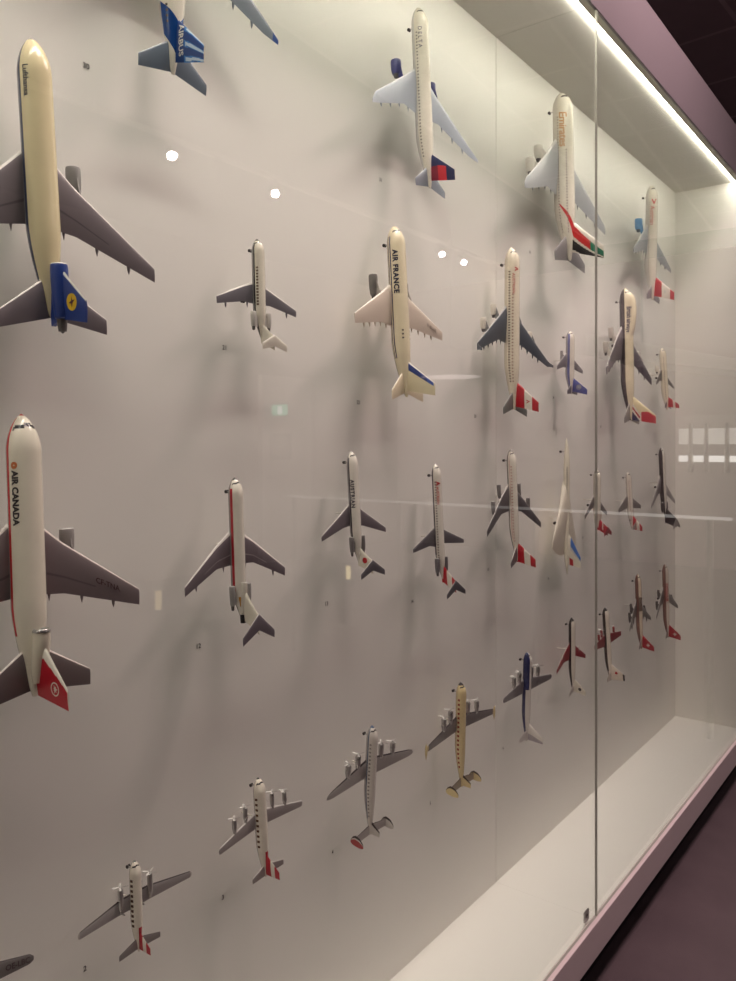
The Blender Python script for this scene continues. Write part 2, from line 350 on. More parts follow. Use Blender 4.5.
# aircraft proportions in real metres: x aft of the nose, y out along the span, z towards the back of the aircraft
AC = {
'dc10': dict(L=51.5,R=3.01,nl=7,tl=17,tz=1.3,wing=[(0,18.2,15.6,-1.9),(8,24.2,9.6,-1.3),(25.2,35.2,2.9,1.0)],ht=[(0,43.6,8,.8),(10.85,51.2,3,2.2)],fin=[(5.6,43.5,9),(12.2,49.8,4)],eng=[(9.2,19.6,7.6,1.45,-2.9)],tail_engine=(42.2,12.3,1.6,4.4)),
'l1011': dict(L=50.5,R=3.0,nl=7,tl=16,tz=1.0,wing=[(0,17.4,15.6,-1.9),(8,23.4,9.6,-1.3),(23.65,33,3.2,.9)],ht=[(0,41,8.5,.6),(10.9,48,3,1.4)],fin=[(3.4,40,10.5),(11.6,48.3,3.5)],eng=[(9.9,20.8,6.4,1.4,-2.7)],tail_engine=(38.4,12,1.5,3.9)),
'a350': dict(L=64.8,R=3.0,nl=6.5,tl=19,tz=1.4,wing=[(0,20.5,18,-1.8),(10.5,28.5,9.6,-.9),(28.5,41.2,3.8,.9),(32.4,45.5,1.2,2.4)],ht=[(0,56.8,7.5,.9),(9.4,63.8,2.6,1.6)],fin=[(2.3,53,9.5),(11.6,61,3.6)],eng=[(10.6,22.3,6,1.85,-3.4)]),
'a380': dict(L=69.6,R=3.57,Rz=4.2,nl=7,tl=22,tz=1.8,wing=[(0,17,26,-2.6),(14,29.5,13.5,-1.0),(38.5,48,4.2,1.8),(39.9,50,2.2,1.8)],ht=[(0,58.5,11,.8),(15.2,68.3,4,1.9)],fin=[(3.0,53.5,13),(16,66,5)],eng=[(14.8,26.3,6.5,1.9,-4.2),(25.7,35.5,6.5,1.9,-2.6)]),
'b777': dict(L=62,R=3.1,nl=6.5,tl=18,tz=1.3,wing=[(0,19.5,18.5,-1.9),(10,28,10,-1.0),(30.4,43.5,2.4,1.3)],ht=[(0,53,8,.7),(10.7,60,3,1.6)],fin=[(2.5,49.5,10.5),(12.6,59,4)],eng=[(9.7,21,7,2.0,-3.6)]),
'f100': dict(L=32.5,R=1.65,nl=4,tl=10,tz=.8,wing=[(0,14.2,6.2,-1.1),(4.5,16,4.2,-.9),(14,20,1.9,-.3)],ht=[(0,31,3.6,5.8),(5,33.2,2,5.9)],fin=[(1.1,27.5,5.5),(5.8,31,3.8)],rear=[(2.75,23.5,5.2,.85,.5)]),
'a300': dict(L=52,R=2.82,nl=6,tl=17,tz=1.2,wing=[(0,16.5,14.5,-1.7),(8,22.5,8.6,-1.0),(22.4,32.3,2.9,.6)],ht=[(0,43.5,7.3,.8),(8.13,50.3,3,1.6)],fin=[(2.3,41.5,9),(11.2,49,3.6)],eng=[(7.9,16.7,7.5,1.35,-3.3)]),
'a340': dict(L=61.2,R=2.82,nl=6,tl=18,tz=1.2,wing=[(0,20.5,16,-1.7),(9.4,28,8.8,-.8),(29.3,42.5,2.6,1.3)],ht=[(0,53.7,7.2,.8),(9.7,60.8,2.7,1.6)],fin=[(2.3,51,9.2),(11,59,3.4)],eng=[(9.4,23.5,5,1.2,-2.9),(19.2,31,5,1.2,-1.8)],winglet=1),
'b737': dict(L=27.6,R=1.88,nl=4,tl=9,tz=.8,wing=[(0,9,7.5,-1.2),(4.9,11.8,4.8,-.9),(14.15,17.5,1.7,.2)],ht=[(0,23,4.3,.9),(5.4,26.2,1.7,1.3)],fin=[(1.5,20.5,6),(8,25.8,2.3)],eng=[(4.85,9.5,6,.62,-1.8)]),
'b747': dict(L=67,R=3.25,nl=7,tl=20,tz=1.5,hump=1,wing=[(0,17.5,19,-2.0),(11.7,28.5,10.5,-1),(29.8,45.5,4,1.5)],ht=[(0,57,10,1),(11.1,66,3,1.9)],fin=[(2.8,55,12),(13.8,65,4.2)],eng=[(11.7,22.5,6.5,1.3,-3.3),(21,31.8,6.5,1.3,-2.2)]),
'a320': dict(L=36.8,R=1.98,nl=4.5,tl=11,tz=.8,wing=[(0,11.5,8,-1.2),(6.2,15.5,4.6,-.8),(17,22.2,1.6,.4)],ht=[(0,31,4,.7),(6.2,34.5,1.6,1.2)],fin=[(1.6,29,6),(7.6,34.2,2.3)],eng=[(5.75,11,4.6,1.1,-2.2)]),
'b727': dict(L=36,R=1.88,nl=4.2,tl=9,tz=1.2,wing=[(0,12.5,9.5,-1.2),(6,16.2,5.8,-.9),(16.45,24,2.4,-.1)],ht=[(0,33.6,4.2,6.9),(5.43,38.6,2.1,6.7)],fin=[(1.7,27.5,8.5),(6.9,34.2,4.8)],rear=[(2.75,27,6,.75,.6)],tail_intake=(26.3,.8,2.1)),
'dc9': dict(L=32.3,R=1.67,nl=4,tl=9,tz=.7,wing=[(0,14.5,7,-1.1),(4.5,17,4.6,-.9),(14.2,21.8,1.4,-.2)],ht=[(0,31.4,3.2,5.6),(5.6,34.9,1.6,5.6)],fin=[(1.1,28,5.5),(5.6,31.8,3.8)],rear=[(2.65,24.8,5.5,.7,.4)]),
'md80': dict(L=39.8,R=1.67,nl=4,tl=9,tz=.7,wing=[(0,21.5,7.5,-1.1),(4.8,24,4.8,-.9),(16.4,30.3,1.3,0)],ht=[(0,40.0,3.4,5.8),(6.1,44.1,1.6,5.8)],fin=[(1.1,35.2,6),(5.8,40.4,4)],rear=[(2.75,32.5,6,.85,.4)]),
'b707': dict(L=43.4,R=1.88,nl=5,tl=13,tz=.9,wing=[(0,12.5,11.5,-1.3),(8,18.5,6.3,-.8),(21.7,29.8,2.4,.6)],ht=[(0,37,6.5,.9),(6.95,43.5,2.2,1.6)],fin=[(1.5,36.5,7.5),(8.6,42.8,3)],eng=[(8,13.6,5.2,.8,-1.5),(14.1,19.6,5.0,.8,-.8)]),
'delta': dict(L=61.7,R=1.45,nl=15,tl=16,tz=.6,wing=[(.6,19,34,-.9),(3.2,27,27.5,-.8),(6.5,35.5,19,-.8),(9,41,13.4,-.8),(12.2,48.5,5,-.8),(12.8,51.5,1.6,-.8)],ht=None,fin=[(1.1,43,14.5),(7,54,4.6)]),
'caravelle': dict(L=30.5,R=1.6,nl=4,tl=10,tz=.7,wing=[(0,11.5,7.5,-1),(17.1,19.5,2,0)],ht=[(0,26.5,3.5,2.6),(5.3,28.7,1.8,2.8)],fin=[(1.2,23,7.5),(6,29,2.4)],rear=[(2.5,20.5,5.5,.75,.4)]),
'vc10': dict(L=41.3,R=1.88,nl=5,tl=13,tz=.8,wing=[(0,15.5,11,-1.2),(6.5,20.5,6.8,-.9),(22.2,31.5,2.2,0)],ht=[(0,41.6,4.6,7),(6.7,46.4,2.0,7)],fin=[(1.3,36,9),(7,42,5.5)],rear=[(2.9,32.5,6,.75,.4),(4.4,32.5,6,.75,.4)]),
'comet': dict(L=34.5,R=1.56,nl=4,tl=12,tz=.6,wing=[(0,10.5,9,-.9),(7,14.5,4.5,-.8),(16.4,19.5,2,-.2)],ht=[(0,30.5,3.5,.7),(6.5,33,1.7,1.6)],fin=[(1.2,28,6),(6.6,33,2)]),
'vanguard': dict(L=36.5,R=1.7,nl=4,tl=11,tz=.7,wing=[(0,13.2,6.5,-1),(18,15.4,2.2,.6)],ht=[(0,32,4.2,.8),(7.5,33.8,1.8,1.7)],fin=[(1.3,28,8),(8,33.2,2.8)],prop=[(4.8,10.6,5.5,.6,-.8),(10,11.6,5,.6,-.2)]),
'cv990': dict(L=41.5,R=1.75,nl=5,tl=12,tz=.8,wing=[(0,12.5,10.5,-1.2),(6.5,18,6,-.8),(18.3,26.8,2,.6)],ht=[(0,34.5,5.2,.8),(6,39,2,1.4)],fin=[(1.4,33.5,7),(7.6,39.5,2.6)],eng=[(7.5,15.5,5.5,.7,-1.9),(12.3,19.5,5.5,.7,-1.2)],shock=1),
'dc8': dict(L=44,R=1.88,nl=5,tl=12,tz=.9,wing=[(0,12.5,11,-1.3),(7,18,6.3,-.9),(21.7,29,2.2,.8)],ht=[(0,37,6,.9),(7.2,42,2.2,1.6)],fin=[(1.5,36,7.5),(8.2,42,2.8)],eng=[(7.7,15.3,5,.75,-2),(14.2,21.3,5,.75,-1.1)]),
'hs748': dict(L=20,R=1.33,nl=3,tl=7,tz=.4,wing=[(0,7.2,3.6,-.9),(3.9,7.3,3.3,-.7),(14.6,8.5,1.5,.8),(15,8.9,.8,.85)],ht=[(0,16.8,2.6,.4),(5.5,18.2,1.2,.9)],fin=[(.9,15.5,4),(4.6,18.2,1.4)],prop=[(3.9,4.6,5.6,.62,-.1)]),
'viscount': dict(L=25.5,R=1.62,nl=3.6,tl=9,tz=.5,wing=[(0,8.5,4.4,-.9),(14,9.9,1.6,.6),(14.3,10.2,1,.6)],ht=[(0,22.2,3,.6),(5.6,23.3,1.3,1.6)],fin=[(1.1,19.5,5.5),(5.6,23.2,1.8)],prop=[(4.6,5.4,4.6,.6,-.5),(8.6,6.1,4.2,.6,-.1)]),
'connie': dict(L=33,R=1.75,nl=4,tl=14,tz=1.0,wing=[(0,10,6,-1),(16.5,12.3,2.3,.8),(18.2,12.9,1.4,.9),(18.75,13.6,.5,.9)],ht=[(0,30,3.2,.8),(7.6,31,2.2,1.2)],fin=[(1.3,29,3.8),(4.4,31.2,1.6)],tri=1,prop=[(5,7.2,5.3,.85,-.6),(9.7,8,4.8,.85,0)]),
'starliner': dict(L=35,R=1.75,nl=4,tl=14,tz=1.0,wing=[(0,11,5.5,-1),(21.5,13.2,2,.8),(22.8,13.9,.9,.8)],ht=[(0,31.8,3.2,.8),(7.6,32.8,2.2,1.2)],fin=[(1.3,30.8,3.8),(4.4,33,1.6)],tri=1,prop=[(5.8,7.8,5.3,.85,-.6),(11,8.4,4.8,.85,0)]),
'dc7': dict(L=33,R=1.6,nl=3.6,tl=11,tz=.6,wing=[(0,10,5.5,-1),(18.6,12.3,2,.8),(19.4,12.9,1,.8)],ht=[(0,28.8,3.6,.6),(7,30.2,1.6,1)],fin=[(1.2,26,6.5),(7,30.8,2)],prop=[(4.8,6.8,5.2,.8,-.7),(9.6,7.5,4.7,.8,-.3)]),
'dc3': dict(L=19,R=1.2,nl=2.6,tl=8,tz=.3,wing=[(0,5,4.4,-.7),(3.5,5,4.4,-.7),(13.6,7.3,1.9,.3),(14.4,8,.8,.35)],ht=[(0,16,2.6,.4),(4,16.7,1.2,.5)],fin=[(.8,14.5,4),(4,17.6,1.6)],prop=[(2.8,2.4,3.6,.7,-.5)]),
'one11': dict(L=26.5,R=1.7,nl=3.6,tl=8,tz=.7,wing=[(0,11.0,6.2,-1.1),(4.5,13,4.2,-.9),(13.6,17.6,1.9,-.3)],ht=[(0,25.8,3.0,5.2),(4.5,28.3,1.7,5.3)],fin=[(1.1,22.5,5.2),(5.2,26.3,3.6)],rear=[(2.75,19.5,4.8,.8,.5)]),
}

# kind, x, y, z, scale 1:n, pitch, turn on the wall, span factor, tip shift
FIT = [
    ('dc10', -0.9867, 0.5769, 1.756, 138.3, 0.0227, 0.0486, 0.951, 4.26),
    ('a350', -0.9849, 0.8008, 2.2307, 141.9, -0.0582, -0.0009, 0.967, -0.49),
    ('a350', -0.9849, 1.504, 2.2091, 154.9, 0.0499, -0.001, 1.038, -0.18),
    ('a380', -0.9759, 2.2722, 2.2535, 135.2, 0.0214, -0.0016, 1.018, -1.94),
    ('b777', -0.9846, 3.1332, 2.2116, 138.5, -0.0199, 0.0091, 1.053, -3.51),
    ('one11', -0.9992, 0.9982, 1.6722, 148.3, 0.0269, 0.0072, 1.068, -0.6),
    ('a300', -0.9879, 1.4147, 1.7108, 137.8, 0.0597, -0.0018, 1.019, -2.62),
    ('a340', -0.9866, 1.9496, 1.7352, 138.2, 0.0053, -0.0219, 0.976, -2.8),
    ('b737', -0.9978, 2.3703, 1.6713, 138.3, -0.0171, 0.0059, 0.989, -1.29),
    ('b747', -0.9828, 2.8482, 1.78, 139.3, 0.0211, -0.0101, 1.114, -2.46),
    ('a320', -0.9959, 3.3335, 1.6969, 142.6, 0.0612, -0.0133, 1.011, -0.45),
    ('l1011', -0.9869, 0.5582, 1.2588, 136.7, 0.0627, -0.0005, 0.97, 1.79),
    ('b727', -0.9967, 0.9438, 1.2289, 147.2, 0.0249, 0.0193, 1.038, 0.92),
    ('dc9', -0.9986, 1.2723, 1.2634, 142.1, 0.061, 0.0025, 1.06, 1.74),
    ('md80', -0.9976, 1.5955, 1.1853, 146.2, 0.0507, 0.0059, 1.002, -2.49),
    ('b707', -0.9956, 1.9725, 1.263, 142.1, 0.0454, -0.006, 1.055, 0.18),
    ('delta', -0.9961, 2.3381, 1.1781, 146.1, 0.0026, -0.0269, 1.023, -3.61),
    ('one11', -0.9992, 2.6017, 1.2164, 134.7, -0.009, -0.0038, 0.99, 2.47),
    ('caravelle', -0.9994, 2.9279, 1.1971, 142.9, 0.0512, 0.0002, 1.01, -0.94),
    ('vc10', -0.9959, 3.3187, 1.2492, 144.9, 0.0346, 0.0059, 1.033, 1.36),
    ('comet', -0.9991, 2.3892, 0.7525, 145.8, -0.0023, 0.0022, 1.014, 0.96),
    ('vanguard', -0.9978, 2.6933, 0.724, 144.9, 0.055, 0.0098, 1.024, -0.08),
    ('cv990', -0.9968, 3.0243, 0.7901, 145.4, 0.0302, 0.0031, 0.98, 0.07),
    ('dc8', -0.9956, 3.358, 0.7861, 145.5, 0.0235, -0.013, 0.998, -1.21),
    ('hs748', -1.0027, 0.7413, 0.711, 148.4, 0.046, 0.0087, 1.009, -0.01),
    ('viscount', -0.9999, 1.0039, 0.7374, 145.4, 0.0413, 0.0392, 1.052, 1.76),
    ('connie', -0.998, 1.3258, 0.7237, 143.3, -0.0613, 0.0011, 1.143, 0.78),
    ('starliner', -0.9977, 1.6947, 0.7152, 135.6, -0.0297, 0.0074, 0.977, 1.39),
    ('dc7', -0.999, 2.0661, 0.7161, 130.9, -0.024, -0.0164, 1.047, -0.13),
]
# ---------------------------------------------------------------- model aircraft
def interp(secs, n):
    out = []
    for a, c in zip(secs, secs[1:]):
        for i in range(n):
            t = i / n; out.append(tuple(p + (q - p) * t for p, q in zip(a, c)))
    out.append(tuple(secs[-1]))
    return out
def foil(t): return 5 * (.2969 * math.sqrt(t) - .126 * t - .3516 * t * t + .2843 * t ** 3 - .1015 * t ** 4)
TS = [0, .015, .05, .1, .2, .34, .5, .66, .7, .8, .9, 1.0]

class Plane:
    def __init__(self, kind, X, Y, Z, inv, pitch, rot, bs, dx, lv):
        self.T = dict(AC[kind]); T = self.T; self.lv = lv
        self.s = 1.0 / inv
        self.xref = T['wing'][0][1] + T['wing'][0][2] * .5
        yt = T['wing'][-1][0]
        T['wing'] = [(y * bs, x + dx * y / yt, c, z) for (y, x, c, z) in T['wing']]
        self.wy = lambda y: y * bs
        self.wdx = lambda y: dx * y / yt
        self.X, self.Y, self.Z = X, Y, Z
        r = empty('model_airliner' if not T.get('prop') else 'model_propliner', (X, Y, Z))
        r.rotation_mode = 'YXZ'; r.rotation_euler = (rot, -pitch, 0)
        self.root = r; self.pitch = pitch
        tag(r, lv['label'], 'model airplane', 'model airliners pinned to the case wall')
        self.cache = {}
        self.fuselage(); self.wings(); self.tailplane(); self.fins(); self.engines(); self.gear(); self.marks()
    def V(self, xa, ya, za): return (za * self.s, ya * self.s, -(xa - self.xref) * self.s)
    def mat(self, c, rough=.2):
        if c == 'silver': return paint((188, 186, 184), .28, metal=.85)
        return paint(c, rough)
    # --- fuselage
    def section(self, x):
        T = self.T; L, R = T['L'], T['R']; Rz = T.get('Rz', R); nl, tl = T['nl'], T['tl']
        k = 1.0; cz = 0.0
        if x < nl:
            u = 1 - x / nl; k = (1 - u ** 1.9) ** .70 if u < 1 else 0.0; cz = -.16 * Rz * u ** 2
        if x > L - tl:
            u = (x - (L - tl)) / tl; k = 1 - .86 * u ** 1.55; cz = T['tz'] * u ** 1.3
        return max(k, .02) * R, max(k, .02) * Rz, cz
    def surf(self, x, th, off=0.0):
        """point on the skin: th degrees from the back of the fuselage, negative = left side"""
        ry, rz, cz = self.section(x); a = math.radians(th)
        z = (rz + off) * math.cos(a); y = (ry + off) * math.sin(a)
        if self.T.get('hump') and math.cos(a) > 0:
            q = max(0.0, 1 - ((x - 11.5) / 10.5) ** 2) if x < 11.5 else max(0.0, 1 - ((x - 11.5) / 13.0) ** 2)
            z += 1.9 * q * math.cos(a) ** 1.5 * min(1, x / 4.0); y *= 1 - .12 * q * math.cos(a)
        return (x, y, z + cz)
    def fuselage(self):
        T, lv = self.T, self.lv; L = T['L']; N = 44
        xs = sorted(set([round(T['nl'] * (i / 12.0) ** 1.7, 4) for i in range(13)] + [T['nl'] * k / 20.0 for k in range(4, 14)] + [T['nl'] + (L - T['nl']) * i / 52.0 for i in range(53)]))
        vs = []
        for x in xs:
            for i in range(N): vs.append(self.V(*self.surf(x, 360.0 * (i + .5) / N - 180)))
        nose = len(vs); vs.append(self.V(-.02 * T['nl'], 0, self.section(0)[2])); tail = len(vs); vs.append(self.V(L + .15, 0, T['tz']))
        mb = MB(); mb.v = [tuple(v) for v in vs]
        top = lv.get('top', (232, 226, 212)); bel = lv.get('belly', (150, 148, 148))
        cache = {}
        def col(xf, th):
            c = top if abs(th) < lv.get('split', 100) else bel
            for (x0, x1, t0, t1, cc) in lv.get('bands', ()):
                if x0 <= xf <= x1 and t0 <= abs(th) < t1: c = cc
            if lv.get('skin'):
                c2 = lv['skin'](xf, th)
                if c2: c = c2
            x = xf * L / T['nl']
            if lv.get('nose') and x < lv.get('nose_to', .12): c = lv['nose']
            if abs(x - .30 - .0011 * abs(th)) < .05 and abs(th) < 78 and not lv.get('no_cockpit'): c = (38, 38, 44)
            return c
        for k in range(len(xs) - 1):
            xm = .5 * (xs[k] + xs[k + 1]) / L
            for i in range(N):
                th = 360.0 * (i + 1) / N - 180
                j = (i + 1) % N
                c = col(xm, th if th < 180 else -180)
                mb.f.append([k * N + i, k * N + j, (k + 1) * N + j, (k + 1) * N + i]); mb.m.append(mb.mi(self.mat(c)))
        nc = self.mat(lv.get('nose', top)); tc = self.mat(lv.get('cone', top))
        for i in range(N):
            j = (i + 1) % N; o = (len(xs) - 1) * N
            mb.f.append([nose, j, i]); mb.m.append(mb.mi(nc)); mb.f.append([tail, o + i, o + j]); mb.m.append(mb.mi(tc))
        self.fus = mb.build('fuselage', self.root, smooth=True)
        for w in (lv.get('windows'), lv.get('windows2')):
            if w is None: continue
            b = MB(); wm = self.mat(w.get('c', (70, 66, 66))); x = w.get('x0', .16) * L; wl, wh, st = w.get('w', .5), w.get('h', .6), w.get('step', 1.15); th = w.get('th', 66)
            gaps = w.get('gaps', ())
            while x < w.get('x1', .84) * L:
                if not any(g0 <= x / L <= g1 for g0, g1 in gaps):
                    for sd in (-1, 1):
                        dt = math.degrees(wh / 2 / T['R'])
                        q = [self.surf(x + a * wl / 2, sd * (th + e * dt), .04) for e in (-1, -.4, .4, 1) for a in (-1, 1)]
                        b.add([self.V(*p) for p in q], [(0, 1, 3, 2), (2, 3, 5, 4), (4, 5, 7, 6)], wm)
                x += st
            if b.v:
                o = b.build('cabin_windows', self.fus); o['kind'] = 'stuff'
    # --- lifting surfaces
    def loft(self, name, secs, side, main, lead, thick, vertical=False, shade=None, y0=0.0, n=6, lead_t=.06, parent=None, tipc=None):
        st = interp(secs, n); mb = MB(); P = len(TS); ring = 2 * P - 2; vs = []
        for k, (a, x, c, z) in enumerate(st):
            f = k / (len(st) - 1); th = c * (thick[0] + (thick[1] - thick[0]) * f)
            loop = [(t, 1) for t in TS] + [(t, -1) for t in TS[-2:0:-1]]
            for t, sg in loop:
                h = foil(t) * th * (1.0 if (vertical or sg > 0) else .75) + (.02 if t == 1 else 0) * sg * 0
                if vertical: vs.append(self.V(x + t * c, y0 + sg * h, a))
                else: vs.append(self.V(x + t * c, side * a, z + sg * h))
        mb.v = [tuple(v) for v in vs]
        order = [(t, 1) for t in TS] + [(t, -1) for t in TS[-2:0:-1]]
        for k in range(len(st) - 1):
            f = (k + .5) / (len(st) - 1)
            for i in range(ring):
                j = (i + 1) % ring
                tm = .5 * (order[i][0] + order[j][0])
                c = main
                if lead and tm < lead_t: c = lead
                if tipc and f > tipc[0]: c = tipc[1]
                if shade:
                    c2 = shade(f, tm)
                    if c2: c = c2
                mb.f.append([k * ring + i, k * ring + j, (k + 1) * ring + j, (k + 1) * ring + i]); mb.m.append(mb.mi(self.mat(c, .38)))
        e = (len(st) - 1) * ring
        for (o, rev) in ((0, True), (e, False)):
            f = [o + i for i in range(ring)]
            mb.f.append(f[::-1] if rev else f); mb.m.append(mb.mi(self.mat(main, .38)))
        return mb.build(name, parent or self.root, smooth=True)
    def wings(self):
        T, lv = self.T, self.lv; wc = lv.get('wing', (128, 122, 124)); le = lv.get('wing_le', (206, 202, 198))
        secs = list(T['wing'])
        if T.get('winglet'):
            y, x, c, z = secs[-1]; secs += [(y + .45, x + c * .45, c * .55, z + 1.0), (y + .75, x + c * .8, c * .35, z + 2.3)]
        def shade(f, t):
            if lv.get('flap') and .66 < t < .70 and f < .7: return lv['flap']
            return None
        for sd in (-1, 1):
            wo = self.loft('wing', secs, sd, wc, le, (.125, .10), shade=shade, n=5, lead_t=lv.get('le_t', .04), tipc=lv.get('tip'))
            nf = lv.get('fairings', 0)
            for k in range(nf):
                f = .22 + .55 * k / max(1, nf - 1)
                y = f * secs[len(T['wing']) - 1][0]; a = self.at_span(y)
                b = MB(); r = .07 * T['R'] + .16; Lp = a[1] * .42 + 1.4
                x1 = a[0] + a[1] + 1.3; prof = [(0, .05), (.2, .8), (.5, 1), (.8, .7), (1, .08)]
                self.lathe(b, x1 - Lp, Lp, r, prof, sd * y, a[2] - r * .9, self.mat(lv.get('fairing', wc), .4), 8)
                b.build('flap_fairing', wo, smooth=True)
            if lv.get('shock'):
                for f in (.45, .68):
                    y = f * secs[-1][0]; a = self.at_span(y); b = MB()
                    self.lathe(b, a[0] + a[1] * .3, a[1] * .7 + 2.4, .45, [(0, .05), (.3, .9), (.5, 1), (.8, .6), (1, .05)], sd * y, a[2] + .1, self.mat(wc, .4), 10)
                    b.build('wing_pod', wo, smooth=True)
            if lv.get('tip_tank'):
                y, x, c_, z = T['wing'][-1]; b = MB()
                self.lathe(b, x - 1.6, 5.2, .42, [(0, .05), (.12, .6), (.35, 1), (.65, .9), (1, .08)], sd * y, z, self.mat(lv['tip_tank'], .3), 12)
                b.build('tip_tank', wo, smooth=True)
            if lv.get('leader_pod'):
                a = self.at_span(.58 * secs[-1][0]); b = MB()
                self.lathe(b, a[0] - 1.6, 3.6, .42, [(0, .05), (.2, .7), (.5, 1), (1, .3)], sd * .58 * secs[-1][0], a[2], self.mat(lv['leader_pod'], .35), 10)
                b.build('wing_pod', wo, smooth=True)
            if lv.get('reg') and sd == lv.get('reg_side', 1):
                vs, fs = text_geo(lv['reg'], 1.5, offset=.03)
                y0 = lv.get('reg_y', .62) * secs[-1][0]; b = MB(); pts = []
                for tx, ty in vs:
                    y = y0 + tx * .92; a = self.at_span(y)
                    pts.append(self.V(a[0] + a[1] * .5 - ty + .5, sd * y, a[2] + .06 * a[1] + .06))
                b.add(pts, fs, self.mat(lv.get('reg_c', (70, 40, 40)), .5)); b.build('registration', wo, recalc=False)
    def at_span(self, y):
        w = self.T['wing']
        for a, c in zip(w, w[1:]):
            if y <= c[0]:
                t = (y - a[0]) / (c[0] - a[0]); return tuple(a[i] + (c[i] - a[i]) * t for i in (1, 2, 3))
        return w[-1][1:]
    def tailplane(self):
        T, lv = self.T, self.lv
        if not T['ht']: return
        for sd in (-1, 1):
            self.loft('tailplane', T['ht'], sd, lv.get('ht', lv.get('wing', (128, 122, 124))), lv.get('ht_le', lv.get('wing_le', (206, 202, 198))), (.10, .10), n=6, lead_t=.04)
    def fin_pt(self, s, t, off):
        f = self.T['fin']; x = f[0][1] + (f[-1][1] - f[0][1]) * s; c = f[0][2] + (f[-1][2] - f[0][2]) * s; z = f[0][0] + (f[-1][0] - f[0][0]) * s
        return (x + t * c, foil(min(max(t, 0.001), 1)) * c * .10 + off, z)
    def fins(self):
        T, lv = self.T, self.lv; f = T['fin']; mb = MB(); ns, ntt = 34, 34
        base = lv.get('fin', (232, 226, 212)); fn = lv.get('fin_fn')
        # root reaches down into the fuselage
        f0 = (f[0][0] - 1.3 * T['R'] / 3.0, f[0][1] - .6 * (f[-1][1] - f[0][1]) / max(.1, f[-1][0] - f[0][0]) * T['R'] / 3.0, f[0][2] * 1.04)
        rows = [(-1, f0)] + [(i / ns, None) for i in range(ns + 1)]
        vs = []
        for s, q in rows:
            for sg in (-1, 1):
                for j in range(ntt + 1):
                    t = (j / ntt) ** 1.3
                    if q: p = (q[1] + t * q[2], foil(t) * q[2] * .10, q[0])
                    else: p = self.fin_pt(s, t, 0.0)
                    vs.append(self.V(p[0], sg * max(p[1], .0), p[2]))
        mb.v = [tuple(v) for v in vs]; W = 2 * (ntt + 1)
        for k in range(len(rows) - 1):
            s = max(0.0, .5 * (rows[k][0] + rows[k + 1][0]))
            for h in (0, 1):
                for j in range(ntt):
                    t = ((j + .5) / ntt) ** 1.3; c = base
                    if lv.get('fin_le') and t < (.2 if T.get('tri') else .06): c = lv['fin_le']
                    if fn:
                        c2 = fn(s, t)
                        if c2: c = c2
                    o = k * W + h * (ntt + 1) + j
                    mb.f.append([o, o + 1, o + W + 1, o + W] if h else [o, o + W, o + W + 1, o + 1]); mb.m.append(mb.mi(self.mat(c, .3)))
        e = (len(rows) - 1) * W
        for j in range(ntt):
            mb.f.append([e + j, e + j + 1, e + ntt + 1 + j + 1, e + ntt + 1 + j]); mb.m.append(mb.mi(self.mat(lv.get('fin_tip', base), .3)))
        self.fin = mb.build('tail_fin', self.root, smooth=True)
        if T.get('tri'):
            hy = T['ht'][-1][0]; hx = T['ht'][-1][1]; hz = T['ht'][-1][3]
            sec = [(hz - 1.7, hx + .9, 1.0, 0), (hz - 1.0, hx - .1, 2.4, 0), (hz, hx - .7, 3.2, 0), (hz + 1.6, hx - .3, 2.9, 0), (hz + 2.7, hx + .8, 1.6, 0), (hz + 3.0, hx + 1.5, .6, 0)]
            for sd in (-1, 1):
                cfun = (lambda f_, t_: lv['end_fin'] if (lv.get('end_fin') and sd < 0 and t_ > .35) else None)
                self.loft('end_fin', sec, 1, base, lv.get('fin_le'), (.1, .1), vertical=True, y0=sd * hy, n=3, lead_t=.2, shade=cfun)
    # --- engines
    def lathe(self, b, x0, ln, r, prof, y, z, m, n=18):
        vs = []
        for px, pr in prof:
            for i in range(n):
                a = 2 * math.pi * i / n
                vs.append(self.V(x0 + px * ln, y + pr * r * math.sin(a), z + pr * r * math.cos(a)))
        fs = []
        for k in range(len(prof) - 1):
            for i in range(n):
                j = (i + 1) % n; fs.append((k * n + i, k * n + j, (k + 1) * n + j, (k + 1) * n + i))
        b.add(vs, fs, m)
        return len(b.v)
    def jet(self, name, y, x, ln, r, z, col, lip, pyl=None, parent=None):
        b = MB()
        self.lathe(b, x, ln, r, [(.10, .74), (.02, .80), (0, .86), (.015, .92)], y, z, self.mat(lip, .25), 22)
        self.lathe(b, x, ln, r, [(.015, .92), (.06, .98), (.25, 1.0), (.55, .94), (.8, .78), (.82, .60)], y, z, self.mat(col, .35), 22)
        self.lathe(b, x, ln, r, [(.78, .60), (.92, .52), (1.0, .45), (1.0, .30), (1.03, .05)], y, z, self.mat(self.lv.get('exhaust', (96, 92, 92)), .4), 22)
        o = b.build(name, parent or self.root, smooth=True, recalc=False)
        b = MB(); self.lathe(b, x + .10 * ln, ln, r, [(0, .75), (0, .26), (-.07, .02)], y, z, self.mat((42, 42, 46), .4), 22); b.build('fan', o, smooth=True, recalc=False)
        return o
    def slab(self, pts, y0, w, m, name, parent):
        """flat pylon plate from a side outline (x, z)"""
        b = MB(); n = len(pts)
        vs = [self.V(px, y0 - w / 2, pz) for px, pz in pts] + [self.V(px, y0 + w / 2, pz) for px, pz in pts]
        b.add(vs, [tuple(range(n)), tuple(range(2 * n - 1, n - 1, -1))] + [(i, n + i, n + (i + 1) % n, (i + 1) % n) for i in range(n)], m)
        return b.build(name, parent)
